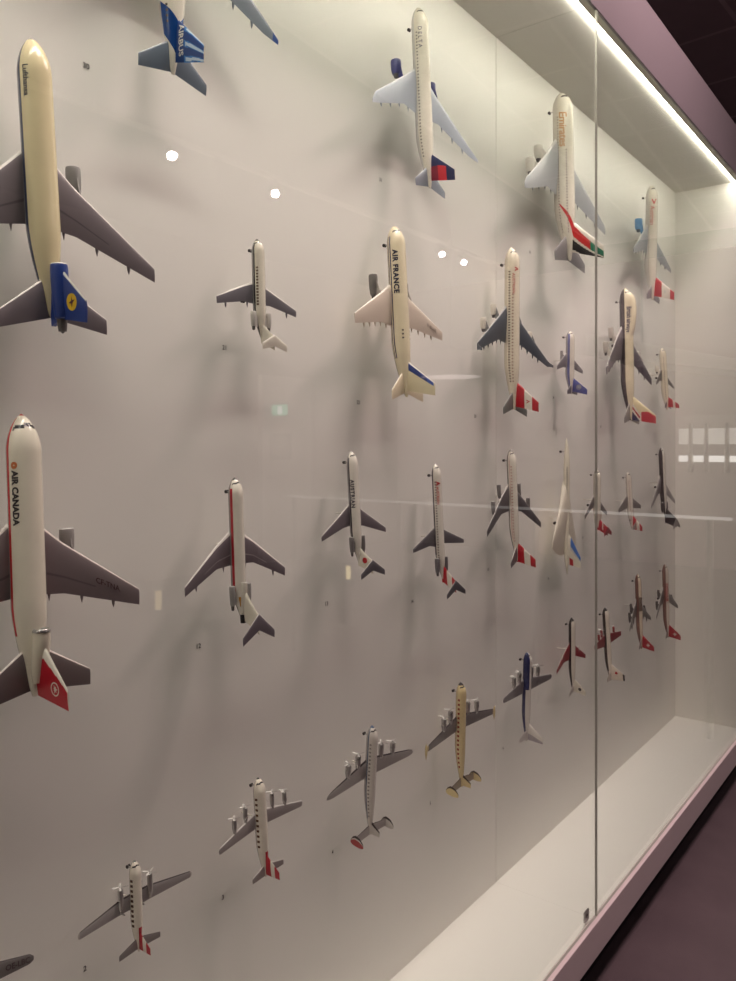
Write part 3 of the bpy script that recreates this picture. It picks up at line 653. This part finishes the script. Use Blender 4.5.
    def engines(self):
        T, lv = self.T, self.lv; ec = lv.get('engine', (150, 148, 148)); lip = lv.get('lip', (210, 208, 206))
        for (y, x, ln, r, z) in T.get('eng', ()):
            for sd in (-1, 1):
                yy = self.wy(y); xx = x + self.wdx(yy); a = self.at_span(yy)
                o = self.jet('engine', sd * yy, xx, ln, r, z, ec, lip)
                self.slab([(xx + .22 * ln, z + .9 * r), (a[0] - .3, a[2] + .15), (a[0] + a[1] * .35, a[2] + .1), (xx + .95 * ln, z + .4 * r)], sd * yy, .28 + .05 * r, self.mat(lv.get('pylon', ec), .4), 'pylon', o)
        for (y, x, ln, r, z) in T.get('rear', ()):
            for sd in (-1, 1):
                o = self.jet('engine', sd * y, x, ln, r, z, ec, lip)
                b = MB(); p = [(x + .25 * ln, z + .15), (x + .8 * ln, z + .15), (x + .8 * ln, z - .15), (x + .25 * ln, z - .15)]
                yi, yo = sd * T['R'] * .8, sd * (y - r * .8)
                b.add([self.V(px, yi, pz) for px, pz in p] + [self.V(px, yo, pz) for px, pz in p], [(0, 1, 2, 3), (7, 6, 5, 4), (0, 4, 5, 1), (1, 5, 6, 2), (2, 6, 7, 3), (3, 7, 4, 0)], self.mat(ec, .4))
                b.build('pylon', o)
        te = T.get('tail_engine')
        if te:
            x, ln, r, z = te; tc = lv.get('tail_engine', lv.get('fin', (232, 226, 212)))
            if lv.get('s_duct'):
                b = MB(); n = 22; prof = []
                self.lathe(b, x, ln, r, [(.08, .74), (.02, .80), (0, .90), (.02, 1.04), (.045, 1.04), (.05, .9)], 0, z, self.mat('silver'), n)
                vs = []; K = [(.03, .97, 0), (.1, 1, -.05), (.25, 1.02, -.25), (.45, .98, -.75), (.65, .85, -1.3), (.8, .6, -1.7)]
                for px, pr, dz in K:
                    for i in range(n):
                        a = 2 * math.pi * i / n; vs.append(self.V(x + px * ln, pr * r * math.sin(a), z + dz + pr * r * math.cos(a)))
                b.add(vs, [(k * n + i, k * n + (i + 1) % n, (k + 1) * n + (i + 1) % n, (k + 1) * n + i) for k in range(len(K) - 1) for i in range(n)], self.mat(tc))
                o = b.build('tail_engine_duct', self.root, smooth=True, recalc=False)
                b = MB(); self.lathe(b, x + .08 * ln, ln, r, [(0, .75), (0, .02)], 0, z, self.mat((34, 34, 36)), n); b.build('fan', o, recalc=False)
            else:
                o = self.jet('tail_engine', 0, x, ln, r, z, tc, (226, 222, 214))
                self.slab([(x + .22 * ln, z - .9 * r), (x + .2 * ln, z - r - 1.6), (x + .9 * ln, z - r - 1.2), (x + .85 * ln, z - .5 * r)], 0, .9, self.mat(tc), 'pylon', o)
        ti = T.get('tail_intake')
        if ti:
            x, r, z = ti; b = MB(); n = 18
            self.lathe(b, x, 6, r, [(.06, .7), (0, .85), (.01, .95)], 0, z, self.mat(lip, .25), n)
            vs = []; K = [(.01, .95, 0), (.3, 1, -.1), (.8, 1.05, -.5), (1.3, .9, -1.0)]
            for px, pr, dz in K:
                for i in range(n):
                    a = 2 * math.pi * i / n; vs.append(self.V(x + px * 6, pr * r * math.sin(a), z + dz + pr * r * math.cos(a)))
            b.add(vs, [(k * n + i, k * n + (i + 1) % n, (k + 1) * n + (i + 1) % n, (k + 1) * n + i) for k in range(len(K) - 1) for i in range(n)], self.mat(lv.get('top', (232, 226, 212))))
            o = b.build('tail_intake', self.root, smooth=True, recalc=False)
            b = MB(); self.lathe(b, x + .36, 6, r, [(0, .72), (0, .02)], 0, z, self.mat((34, 34, 36)), n); b.build('fan', o, recalc=False)
            b = MB(); self.lathe(b, T['L'] - 1.6, 2.4, .8, [(0, .95), (.9, .8), (.9, .6), (.5, .5)], 0, T['tz'], self.mat((40, 38, 40)), n); b.build('exhaust', self.root, smooth=True, recalc=False)
        for (y, x, ln, r, z) in T.get('prop', ()):
            for sd in (-1, 1):
                yy = self.wy(y); xx = x + self.wdx(yy)
                b = MB(); self.lathe(b, xx, ln, r, [(0, .5), (.02, .8), (.1, 1), (.5, 1), (.8, .7), (1, .1)], sd * yy, z, self.mat(ec, .3), 16)
                self.lathe(b, xx, ln, r, [(.0, .5), (.03, .2)], sd * yy, z, self.mat((50, 48, 48)), 16)
                o = b.build('engine_nacelle', self.root, smooth=True, recalc=False)
                pr = lv.get('prop_r', 1.95); pm = self.mat(lv.get('prop', (206, 204, 200)), .25)
                b = MB(); self.lathe(b, xx - .75, .85, r * .45, [(0, .02), (.3, .6), (1, 1)], sd * yy, z, pm, 12)
                a0 = lv.get('prop_a', 20) + 31 * sd + 17 * y
                for k in range(lv.get('blades', 4)):
                    a = math.radians(a0 + 360.0 / lv.get('blades', 4) * k); dy, dz = math.sin(a), math.cos(a); ny, nz = dz, -dy
                    pts = []
                    for rr, wv in ((.15, .12), (.5, .2), (.85, .19), (1.0, .07)):
                        for sg in (-1, 1):
                            for dxx in (-.05, .05):
                                pts.append(self.V(xx - .35 + dxx + sg * wv * .4, sd * yy + dy * rr * pr + ny * wv * sg, z + dz * rr * pr + nz * wv * sg))
                    fs = []
                    for q in range(3):
                        o4 = q * 4; fs += [(o4, o4 + 4, o4 + 6, o4 + 2), (o4 + 1, o4 + 3, o4 + 7, o4 + 5), (o4, o4 + 1, o4 + 5, o4 + 4), (o4 + 2, o4 + 6, o4 + 7, o4 + 3)]
                    fs += [(12, 13, 15, 14)]
                    b.add(pts, fs, pm)
                b.build('propeller', o)
    # --- undercarriage and the pin that carries the model
    def gear(self):
        T, lv = self.T, self.lv; R = T.get('Rz', T['R']); L = T['L']; st = paint((170, 168, 164), .3, metal=.8); ty = paint((34, 32, 33), .7)
        zb = -(R + 1.0 + .010 * L); wr = .42 + .004 * L
        spots = [('nose_gear', .10 * L, 0, .6)] + [('main_gear', self.xref + 2.0 + .01 * L, sd * (1.2 + .07 * L), 1.0) for sd in (-1, 1)]
        for nm, x, y, k in spots:
            b = MB(); zt = -R * .72 if y == 0 else -R * .55
            b.tube(self.V(x, y, zt), self.V(x, y, zb), .16 * self.s, .16 * self.s, st, 8)
            o = b.build(nm, self.root, smooth=True)
            for sg in (-1, 1):
                w = wr * (.8 if y == 0 else 1.0)
                b = MB(); b.tube(self.V(x, y + sg * .18, zb), self.V(x, y + sg * (.18 + .55 * w), zb), w * self.s, w * self.s, ty, 14); b.build('wheel', o, smooth=True)
        d = (self.X - WALL_X) / math.cos(self.pitch) - .0009
        b = MB(); b.tube((-R * .7 * self.s, 0, 0), (-d, 0, 0), .0012, .0012, paint((214, 208, 196), .5), 10); b.build('mounting_pin', self.root, smooth=True)
    def ribbon(self, rows, c):
        """painted band on the skin: rows of (angle, fore x, aft x)"""
        b = MB(); vs = []; n = 7
        for th, xa, xb in interp(rows, 8):
            for i in range(n): vs.append(self.V(*self.surf(xa + (xb - xa) * i / (n - 1), th, .03)))
        k = len(vs) // n
        b.add(vs, [(r * n + i, r * n + i + 1, (r + 1) * n + i + 1, (r + 1) * n + i) for r in range(k - 1) for i in range(n - 1)], self.mat(c))
        b.build('tail_band', self.fus, smooth=True, recalc=False)
    # --- lettering and emblems
    def marks(self):
        T, lv = self.T, self.lv
        for rows, c in lv.get('ribbons', ()):
            self.ribbon(rows, c); self.ribbon([(-a, p, q) for a, p, q in rows], c)
        for (s, x, th, size, c, off, sh, sp) in lv.get('text', ()):
            vs, fs = text_geo(s, size, off, sh, spacing=sp)
            bm = bmesh.new(); bv = [bm.verts.new((p[0], p[1], 0)) for p in vs]
            for f in fs:
                try: bm.faces.new([bv[i] for i in f])
                except ValueError: pass
            for _ in range(4):
                lim = .16 * T['R']; ed = [e for e in bm.edges if e.calc_length() > lim]
                if not ed: break
                bmesh.ops.subdivide_edges(bm, edges=ed, cuts=1); bmesh.ops.triangulate(bm, faces=bm.faces)
            b = MB(); bm.verts.index_update()
            pts = [self.V(*self.surf(x * T['L'] + v.co.x, -(th - math.degrees(v.co.y / T.get('Rz', T['R']))), .05)) for v in bm.verts]
            b.add(pts, [[v.index for v in f.verts] for f in bm.faces], self.mat(c, .4)); bm.free()
            b.build('lettering', self.fus, recalc=False)
        for (kind, s, t, r, c) in lv.get('fin_marks', ()):
            for sd in (-1, 1):
                b = MB()
                if kind == 'disc':
                    pl = [(r * math.cos(a * math.pi / 12), r * math.sin(a * math.pi / 12)) for a in range(24)]; fs = [list(range(24))]
                elif kind == 'ring':
                    pl = [(q * math.cos(a * math.pi / 12), q * math.sin(a * math.pi / 12)) for q in (r, r * .8) for a in range(24)]
                    fs = [[a, (a + 1) % 24, 24 + (a + 1) % 24, 24 + a] for a in range(24)]
                elif kind == 'cross':
                    q = r * .3; pl = [(-q, -r), (q, -r), (q, -q), (r, -q), (r, q), (q, q), (q, r), (-q, r), (-q, q), (-r, q), (-r, -q), (-q, -q)]; fs = [[0, 1, 2, 5, 6, 7, 8, 11], [2, 3, 4, 5], [8, 9, 10, 11]]
                elif kind == 'leaf':
                    pl = []
                    for i, q in enumerate((1, .45, .8, .4, .95, .35, .5, .15, .5, .35, .95, .4, .8, .45)):
                        a = 2 * math.pi * i / 14; pl.append((r * q * math.sin(a), r * q * math.cos(a)))
                    fs = [list(range(14))]
                elif kind == 'bird':
                    pl = [(-r, -.1 * r), (-.2 * r, .25 * r), (.3 * r, .95 * r), (.25 * r, .25 * r), (r, .1 * r), (.2 * r, -.1 * r), (-.1 * r, -.85 * r), (-.25 * r, -.1 * r)]; fs = [list(range(8))]
                elif kind == 'arrow':
                    pl = [(0, r), (r, -r), (.45 * r, -r), (0, .1 * r), (-.45 * r, -r), (-r, -r)]; fs = [[0, 1, 2, 3], [0, 3, 4, 5]]
                else:
                    pl, fs = text_geo(kind, r * 2.2, .05, 0, 'CENTER'); 
                f = T['fin']; x0, _, z0 = self.fin_pt(s, t, 0); pts = []
                lay = .03 + .02 * lv['fin_marks'].index((kind, s, t, r, c))
                for px, pz in pl:
                    if kind.isupper():   # lettering runs fore and aft
                        xx, zz = x0 - sd * px, z0 + pz
                    else: xx, zz = x0 - px, z0 + pz
                    ss = (zz - f[0][0]) / (f[-1][0] - f[0][0]); xl = f[0][1] + (f[-1][1] - f[0][1]) * ss; cl = f[0][2] + (f[-1][2] - f[0][2]) * ss
                    tt = (xx - xl) / cl
                    pts.append(self.V(xx, sd * (foil(min(max(tt, .001), 1)) * cl * .10 + lay), zz))
                b.add(pts, [list(q) for q in fs], self.mat(c, .4)); b.build('emblem' if not kind.isupper() else 'lettering', self.fin, recalc=False)

# ---------------------------------------------------------------- the collection: placement and paint of each model
RED = (186, 28, 44); WHT = (234, 228, 216); NAVY = (34, 42, 92); BLK = (34, 32, 34); CREAM = (232, 218, 178); GREY = (128, 122, 126)
def rwr(s1=.36, s2=.7):
    return lambda s, t: RED if (s < s1 or s > s2) else WHT
def fin_a350(s, t):
    k = t + .35 * s
    q = math.sin(14 * (t - .25 * s * s) + 5 * s)
    if s > .35 and q > .72: return (196, 214, 232)
    if s > .3 and q > .2: return (58, 122, 190)
    return (24, 62, 128)
def fin_delta(s, t):
    if t > .50 - .55 * s and s < .66: return (136, 34, 56) if s < .30 else (208, 46, 58)
    return (34, 40, 84)
def fin_flag(s, t):
    if .08 + .36 * s < t < .46 + .42 * s: return (206, 40, 44) if s < .58 else (20, 112, 84)
    if .58 + .40 * s < t < .90 + .40 * s: return BLK
    return WHT
def fin_union(s, t):
    if t > .85 - .95 * s and s > .30 and t > .2: 
        return (196, 30, 50) if s > .34 else WHT
    d = t - s * 1.1
    if .30 < d < .44: return WHT
    if .44 <= d < .56: return (196, 30, 50)
    if .56 <= d < .68: return WHT
    if d >= .68: return NAVY
    return CREAM
def fin_tricolor(s, t):
    d = t - .15
    if s < .97 and .05 < t < .30 and s > .02 + (0 if t > .12 else 0): return (32, 56, 128) if s < .75 else (60, 90, 170)
    if t < .08: return WHT
    return None
def fin_sst(s, t):
    if s > .22 and t < .42 and (int(t * 22) % 2 == 0 or t < .28): return (58, 110, 186)
    if t > .74 and .12 < s < .42: return (186, 40, 50)
    return None
def fin_blue(s, t): return (40, 62, 150)

FLEET = [
 (FIT[0], dict(label='cream and blue three-engined jet model with yellow disc on its blue tail', top=CREAM, belly=(150, 148, 150), split=100,
   bands=[(.02, .9, 84, 104, (62, 70, 96))], nose=(150, 146, 140), nose_to=.1, no_cockpit=1, wing=(122, 114, 118), flap=(96, 90, 94), ht=(120, 112, 116), le_t=.06, wing_le=(222, 216, 210),
   fin=(40, 66, 140), fin_le=(206, 204, 198), tail_engine=(40, 66, 140), engine=(150, 148, 146), fairings=3,
   text=[('Lufthansa', .118, 71, 1.5, (40, 44, 66), .03, 0, 1.0)], fin_marks=[('disc', .40, .52, 1.55, (238, 196, 40)), ('bird', .40, .52, 1.1, (90, 40, 50))])),
 (FIT[1], dict(label='white twin jet model with dark and light blue swirled tail lettering', ribbons=[([(-105, 49.5, 56.5), (-50, 51.5, 59), (0, 54, 61)], (26, 66, 132))], belly=(226, 222, 214), wing=(132, 142, 152), ht=(104, 116, 128), ht_le=(150, 158, 166),
   tip=(.86, (52, 84, 150)), fin_fn=fin_a350, engine=(60, 72, 110), fin_marks=[('AIRBUS', .12, .48, .95, WHT)], windows=dict(), fairings=4)),
 (FIT[2], dict(label='white twin jet model with navy engines and red triangles on navy tail', belly=(214, 212, 210), wing=(176, 184, 196), wing_le=(214, 216, 220), ht=(140, 148, 158), ht_le=(190, 194, 200),
   engine=(58, 62, 122), lip=(200, 200, 206), fin_fn=fin_delta, windows=dict(c=(140, 136, 134), th=84), fairings=4, text=[('DELTA', .13, 72, 1.9, (96, 92, 108), .04, 0, 1.5)])),
 (FIT[3], dict(label='large white four-engined double-deck jet model with gold lettering and ribbon tail', belly=(222, 216, 206), ribbons=[([(-100, 46.5, 47.2), (-60, 50, 52.6), (-25, 54, 58.5), (-4, 56, 61)], (206, 40, 44))], fin_fn=fin_flag, wing=(176, 180, 184), wing_le=(208, 208, 206),
   ht=(136, 134, 136), ht_le=(160, 158, 158), engine=(226, 222, 214), exhaust=(70, 66, 66), windows=dict(c=(150, 144, 138), th=102), windows2=dict(c=(160, 154, 148), th=56, x0=.36), fairings=4, text=[('Emirates', .13, 92, 4.5, (200, 148, 96), .07, .15, .92)])),
 (FIT[4], dict(label='white twin jet model with pale blue engines and red and white tail', belly=(222, 218, 212), wing=(158, 162, 168), ht=(136, 138, 142), engine=(116, 168, 216), lip=(206, 208, 212), fin_fn=rwr(.34, .78),
   text=[('Austrian', .19, 84, 3.0, (206, 96, 92), .03, .1, 1.0), ('>', .13, 84, 5, (206, 40, 48), .1, 0, 1)], fin_marks=[('arrow', .55, .5, .8, (190, 190, 196))], windows=dict(c=(170, 164, 160), th=96), fairings=4)),
 (FIT[5], dict(label='small white rear-engined jet model with black stripe and plain white T-tail', top=(228, 222, 206), belly=(150, 148, 146), split=92, bands=[(.05, .96, 74, 92, BLK)], nose=(52, 50, 50), nose_to=.2, wing=(112, 110, 116), wing_le=(226, 222, 216), le_t=.08,
   ht=(226, 220, 206), ht_le=(236, 230, 220), fin=(226, 220, 206), engine=(196, 192, 186), windows=dict(c=(120, 104, 92), x0=.3, x1=.68, th=58, step=.8), fairings=2)),
 (FIT[6], dict(label='cream twin jet model with bold dark lettering and blue stripe on cream tail', top=(234, 222, 192), belly=(170, 164, 156), split=126, bands=[(.07, .78, 92, 99, NAVY), (.07, .78, 108, 115, NAVY)], nose=(86, 82, 78), nose_to=.05,
   wing=(214, 200, 186), wing_le=(240, 232, 220), ht=(226, 212, 186), ht_le=(240, 232, 214), fin=(232, 222, 190), fin_fn=fin_tricolor, engine=(112, 108, 104), lip=(150, 146, 142), pylon=(170, 164, 156), fairings=5, reg='F-BUAE', reg_y=.66, reg_c=(110, 96, 90),
   text=[('AIR FRANCE', .155, 80, 2.15, (30, 30, 60), .10, 0, 1.12)], windows=dict(c=(96, 88, 84), x0=.62, x1=.68, th=40))),
 (FIT[7], dict(label='cream four-engined jet model with white engines, dark wings and red and white tail', top=(236, 226, 206), belly=(216, 206, 188), wing=(84, 92, 102), wing_le=(170, 170, 170), ht=(120, 124, 120), engine=(232, 226, 214), lip=(238, 234, 226), pylon=(120, 120, 122),
   fin_fn=rwr(.34, .72), fin_marks=[('arrow', .53, .52, .75, (200, 40, 44))], windows=dict(c=(110, 96, 90), th=84, step=1.0, h=.75), windows2=dict(c=(170, 140, 126), th=58, step=1.2, x0=.3), fairings=5, text=[('^', .13, 62, 3.4, (190, 50, 50), .1, 0, 1), ('AUSTRIAN', .17, 62, 1.5, (190, 70, 66), .02, 0, 1.1)])),
 (FIT[8], dict(label='small white twin jet model with blue stripe and pale disc on blue tail', bands=[(.05, .95, 72, 100, (74, 86, 150))], nose=(50, 48, 50), nose_to=.12, wing=(116, 114, 118), fin_fn=fin_blue, ht=(84, 84, 96), engine=(130, 128, 128),
   fin_marks=[('ring', .42, .45, 1.0, (200, 196, 120)), ('disc', .42, .45, .45, (170, 180, 170))])),
 (FIT[9], dict(label='large cream and black four-engined humped jet model with red, white and blue flag tail', top=(234, 222, 192), belly=(46, 42, 48), split=88, bands=[(0, 1, 88, 181, (44, 40, 46))], wing=(108, 102, 110), wing_le=(206, 200, 196), ht=(150, 148, 140), engine=(196, 190, 182), lip=(220, 216, 208),
   fin_fn=fin_union, fin=CREAM, fairings=4, text=[('British airways', .15, 72, 2.2, (40, 44, 84), .06, 0, 1.0)])),
 (FIT[10], dict(label='small cream twin jet model with white engines, red and white tail near the end panel', top=(236, 226, 204), belly=(220, 212, 196), wing=(108, 104, 104), wing_le=(220, 214, 206), engine=(232, 226, 212), fin_fn=rwr(.42, .66), windows=dict(c=(130, 104, 88)), nose=(240, 234, 222))),
 (FIT[11], dict(label='large white and red three-engined jet model with white roundel on its red fin', top=(236, 228, 212), belly=(170, 164, 160), split=106, bands=[(.01, .78, 88, 102, (190, 36, 44))], nose=(176, 40, 44), nose_to=.035, s_duct=1, wing=(122, 110, 112), wing_le=(216, 206, 200), le_t=.05, flap=(98, 90, 92), ht=(108, 98, 98), engine=(150, 144, 142),
   fin_fn=lambda s, t: (190, 26, 44) if t > .24 - .12 * s else WHT, tail_engine=(234, 226, 208), reg='CF-TNA', reg_y=.60, reg_c=(66, 40, 40), fairings=3,
   text=[('AIR CANADA', .205, 72, 1.6, (44, 38, 40), .08, 0, 1.0), ('o', .175, 72, 2.0, (196, 110, 60), .16, 0, 1)], fin_marks=[('ring', .56, .58, 1.25, WHT), ('leaf', .56, .58, .9, WHT)])),
 (FIT[12], dict(label='white three-engined rear-engine jet model with broad red stripe and grey T-tail', top=(232, 226, 214), belly=(150, 146, 144), split=98, bands=[(.08, .82, 66, 98, (172, 32, 46)), (.83, .90, 24, 52, (190, 138, 58))], nose=(66, 62, 62), nose_to=.16, wing=(122, 112, 118), wing_le=(232, 226, 220), le_t=.08, flap=(170, 164, 162), ht=(118, 110, 118), ht_le=(190, 184, 182),
   engine=(150, 148, 146), fairings=2)),
 (FIT[13], dict(label='slim white rear-engined jet model with dark lettering and red oval on white fin', top=(230, 224, 214), belly=(146, 142, 142), split=100, bands=[(.06, .86, 88, 102, (58, 54, 66))], wing=(112, 104, 110), wing_le=(214, 208, 204), le_t=.04, ht=(96, 92, 98), fin_marks=[('disc', .42, .45, .85, (196, 34, 44))], engine=(120, 116, 116),
   text=[('AUSTRIAN', .26, 80, 1.45, (52, 48, 64), .07, 0, 1.25)], nose=(120, 116, 116), nose_to=.08)),
 (FIT[14], dict(label='long slim white rear-engined jet model with red and white fin and dark T-tail', top=(230, 224, 214), belly=(120, 116, 120), split=108, bands=[(.04, .8, 100, 116, (70, 60, 70))], wing=(98, 94, 100), wing_le=(170, 166, 164), ht=(86, 84, 90), fin_fn=lambda s, t: RED if (s < .3 or s > .72) else WHT, engine=(110, 106, 110),
   fin_marks=[('arrow', .86, .5, .5, WHT)], windows=dict(c=(150, 140, 136), th=76, step=.9), text=[('AUSTRIAN', .20, 66, 1.3, (196, 90, 80), .03, 0, 1.0), ('A', .155, 66, 2.0, (186, 40, 44), .1, 0, 1)])),
 (FIT[15], dict(label='white four-engined jet model with dark wings and red and white tail beside the needle-nosed jet', top=(230, 224, 212), belly=(128, 122, 120), split=112, bands=[(.10, .95, 86, 96, (206, 160, 150))], wing=(94, 90, 94), wing_le=(200, 194, 190), ht=(108, 104, 106), fin_fn=rwr(.36, .70), engine=(120, 116, 116), lip=(226, 224, 222), nose=(150, 146, 142), nose_to=.2, windows=dict(c=(190, 150, 140), th=70))),
 (FIT[16], dict(label='white needle-nosed delta-wing supersonic jet model with blue striped tail', top=(234, 228, 210), belly=(222, 214, 198), wing=(226, 218, 202), wing_le=(236, 230, 216), fin=(234, 228, 212), fin_fn=fin_sst, no_cockpit=1, windows=dict(c=(130, 124, 120), th=60, x0=.22, x1=.42, step=1.0))),
 (FIT[17], dict(label='small white rear-engined jet model with all red T-tail', top=(232, 226, 212), belly=(196, 188, 178), wing=(112, 106, 108), wing_le=(206, 200, 194), ht=(150, 26, 44), ht_le=(166, 40, 54), fin_fn=lambda s, t: WHT if (.38 < s < .5 and t < .7) else (172, 28, 48), engine=(226, 218, 204), windows=dict(c=(170, 160, 150)))),
 (FIT[18], dict(label='small white rear-engined jet model with low-set tailplane and red and white fin', top=(230, 222, 210), belly=(190, 182, 174), wing=(124, 118, 116), wing_le=(190, 184, 178), ht=(150, 146, 140), fin_fn=rwr(.38, .7), engine=(206, 200, 190), windows=dict(c=(180, 150, 140)))),
 (FIT[19], dict(label='black and white T-tailed jet model with rear engines, beside the end panel', top=(216, 210, 200), belly=(30, 26, 28), split=62, bands=[(0, .9, 60, 181, (30, 26, 27))], wing=(140, 136, 136), wing_le=(180, 174, 170), ht=(150, 146, 142), fin=(24, 20, 24), engine=(40, 36, 38), nose=(46, 42, 42))),
 (FIT[20], dict(label='slim black and white jet model with swept red wings', top=(226, 218, 206), belly=(120, 114, 112), split=96, bands=[(0, .92, 74, 181, (40, 36, 38))], wing=(156, 30, 44), wing_le=(200, 190, 184), ht=(190, 182, 174), fin=(226, 218, 204), nose=(34, 32, 32), nose_to=.3, leader_pod=(206, 200, 192), fin_marks=[('disc', .5, .5, .75, (60, 50, 52))], fin_tip=BLK)),
 (FIT[21], dict(label='black and white four-propeller airliner model with red wings', top=(228, 218, 204), belly=(120, 112, 108), split=96, bands=[(0, .86, 76, 181, (48, 40, 40))], wing=(140, 40, 48), wing_le=(200, 190, 184), ht=(196, 184, 172), fin=(230, 218, 204), nose=(52, 46, 46), nose_to=.35, engine=(150, 60, 60), fin_marks=[('disc', .38, .4, .7, (186, 40, 44))], fin_fn=lambda s, t: BLK if s > .84 else None, prop_r=2.1)),
 (FIT[22], dict(label='brown and cream four-engined jet model with white cross on red fin and wing pods', top=(222, 206, 184), belly=(120, 88, 80), split=72, bands=[(.02, .8, 70, 181, (124, 88, 80)), (.3, .5, 0, 70, (120, 104, 92))], wing=(124, 120, 116), ht=(140, 134, 128), fin=(166, 32, 44), fin_marks=[('cross', .5, .5, .95, WHT)], engine=(90, 86, 84), lip=(120, 116, 114), shock=1)),
 (FIT[23], dict(label='brown and white four-engined jet model with red lettering and white cross on red fin', top=(222, 210, 196), belly=(124, 92, 84), split=72, bands=[(.02, .85, 72, 181, (128, 92, 84))], wing=(126, 122, 118), ht=(140, 134, 128), fin=(170, 34, 44), fin_marks=[('cross', .5, .5, .95, WHT)], engine=(96, 92, 90), lip=(120, 116, 114), text=[('SWISSAIR', .26, 72, 2.2, (170, 40, 46), .1, 0, 1.2)])),
 (FIT[24], dict(label='white twin-propeller airliner model with silver wings and red stripes on its tail', top=(232, 224, 210), belly=(170, 166, 160), wing=(168, 164, 162), wing_le=(70, 64, 64), le_t=.08, ht=(140, 134, 132), ht_le=(76, 70, 70), fin_fn=lambda s, t: RED if (s < .3 or .62 < s) else WHT, nose=(40, 36, 36), nose_to=.08, engine='silver', tip=(.68, (196, 188, 180)),
   bands=[(.72, .96, 0, 24, RED)], windows=dict(c=(84, 62, 50), w=.62, h=.75, step=1.1, x0=.2, x1=.72, th=78), blades=4, prop_r=1.8)),
 (FIT[25], dict(label='white four-propeller airliner model with dark oval windows and red stripes on its tail', top=(234, 226, 212), belly=(180, 174, 168), wing=(164, 158, 156), wing_le=(236, 232, 228), le_t=.08, ht=(140, 132, 130), fin_fn=lambda s, t: RED if (s < .34 or .66 < s) else WHT, nose=(36, 32, 32), nose_to=.1, engine='silver',
   bands=[(.74, .97, 0, 20, RED)], windows=dict(c=(92, 60, 40), w=.62, h=.8, step=1.35, x0=.2, x1=.72, th=80), prop_r=1.5)),
 (FIT[26], dict(label='silver-white triple-finned propeller airliner model with blue nose stripe and dark wing edges', top=(222, 216, 208), belly=(170, 166, 162), wing=(176, 172, 168), wing_le=(54, 50, 52), le_t=.08, ht=(172, 166, 162), ht_le=(60, 54, 54), fin=(206, 200, 194), fin_le=(38, 34, 34), end_fin=(170, 60, 56), bands=[(0, .85, 86, 100, (92, 104, 124))], nose=(70, 84, 110), nose_to=.14,
   engine='silver', windows=dict(c=(140, 134, 132), th=68), blades=3, prop_r=2.1)),
 (FIT[27], dict(label='cream yellow triple-finned propeller airliner model with red windows and grey wings', top=(226, 206, 158), belly=(200, 182, 146), wing=(128, 124, 122), wing_le=(70, 66, 66), le_t=.08, tip=(.52, (214, 194, 148)), tip_tank=(216, 196, 150), ht=(150, 138, 118), ht_le=(60, 48, 38), fin=(222, 202, 152), fin_le=(56, 44, 34), nose=(34, 28, 28), nose_to=.22,
   engine='silver', windows=dict(c=(150, 66, 48), w=.75, h=.75, step=1.5, th=84), blades=3, prop_r=2.1)),
 (FIT[28], dict(label='navy and white four-propeller airliner model with dark blue nose', top=(224, 218, 212), belly=(160, 156, 156), bands=[(0, .42, 26, 181, (34, 44, 92)), (.4, .95, 76, 181, (40, 48, 92))], wing=(126, 122, 124), wing_le=(170, 166, 166), ht=(214, 208, 204), ht_le=(226, 222, 218), fin=(226, 220, 214), fin_fn=lambda s, t: (170, 164, 168) if t > .6 else None, nose=(30, 34, 66), engine='silver', prop_r=2.0, blades=4)),
 (('dc3', -1.003, .475, .72, 144.0, .03, .0, 1.0, 0.0), dict(label='twin-propeller airliner model with dark registration letters on its rounded grey wing', top=(226, 220, 208), wing=(128, 124, 122), wing_le=(70, 66, 66), fin=(226, 220, 208), windows=dict(c=(80, 66, 60), step=1.1), reg='OE-LBC', reg_y=.62, reg_c=(80, 70, 70), prop_r=1.7, blades=3)),
]
for fit, lv in FLEET:
    Plane(*fit, lv)

# ---------------------------------------------------------------- vinyl numbers on the back panels
num_m = paint((48, 42, 40), .6)
NUMS = [
    ('30', 0.6808, 1.9646, 'blue swirled tail'),
    ('31', 1.4256, 1.9939, 'navy-engined twin jet'),
    ('32', 2.1865, 1.9806, 'double-deck jet'),
    ('21', 0.9574, 1.5707, 'black striped T-tail jet'),
    ('22', 1.3437, 1.4907, 'cream twin jet'),
    ('23', 1.8537, 1.4762, 'cream four-engined jet'),
    ('24', 2.3556, 1.5510, 'small blue-tailed jet'),
    ('25', 2.7635, 1.4664, 'black and cream humped jet'),
    ('12', 0.8972, 1.0533, 'red striped three-engined jet'),
    ('13', 1.2371, 1.0719, 'jet with the red oval fin'),
    ('14', 1.5514, 1.0271, 'long slim T-tailed jet'),
    ('15', 1.9255, 1.0568, 'jet beside the needle-nosed one'),
    ('16', 2.3180, 0.9791, 'needle-nosed jet'),
    ('17', 2.5971, 1.0817, 'jet with the red T-tail'),
    ('4', 1.2595, 0.5530, 'silver triple-finned propliner'),
    ('5', 1.6343, 0.5199, 'cream triple-finned propliner'),
    ('6', 2.0163, 0.5390, 'navy-nosed propliner'),
    ('3', 0.9562, 0.5975, 'propliner with dark oval windows'),
    ('2', 0.6817, 0.6159, 'twin-propeller airliner'),
    ('7', 2.4862, 0.5657, 'red swept-wing jet'),
]
for n, y, z, near in NUMS:
    vs, fs = text_geo(n, .0115, .0002)
    b = MB(); b.add([(0, p[0], p[1]) for p in vs], fs, num_m)
    o = b.build('number_sticker', recalc=False); o.location = (WALL_X + .0006, y, z)
    tag(o, 'tiny black number ' + n + ' stuck to the wall below the ' + near, 'number', 'numbers stuck to the case wall')
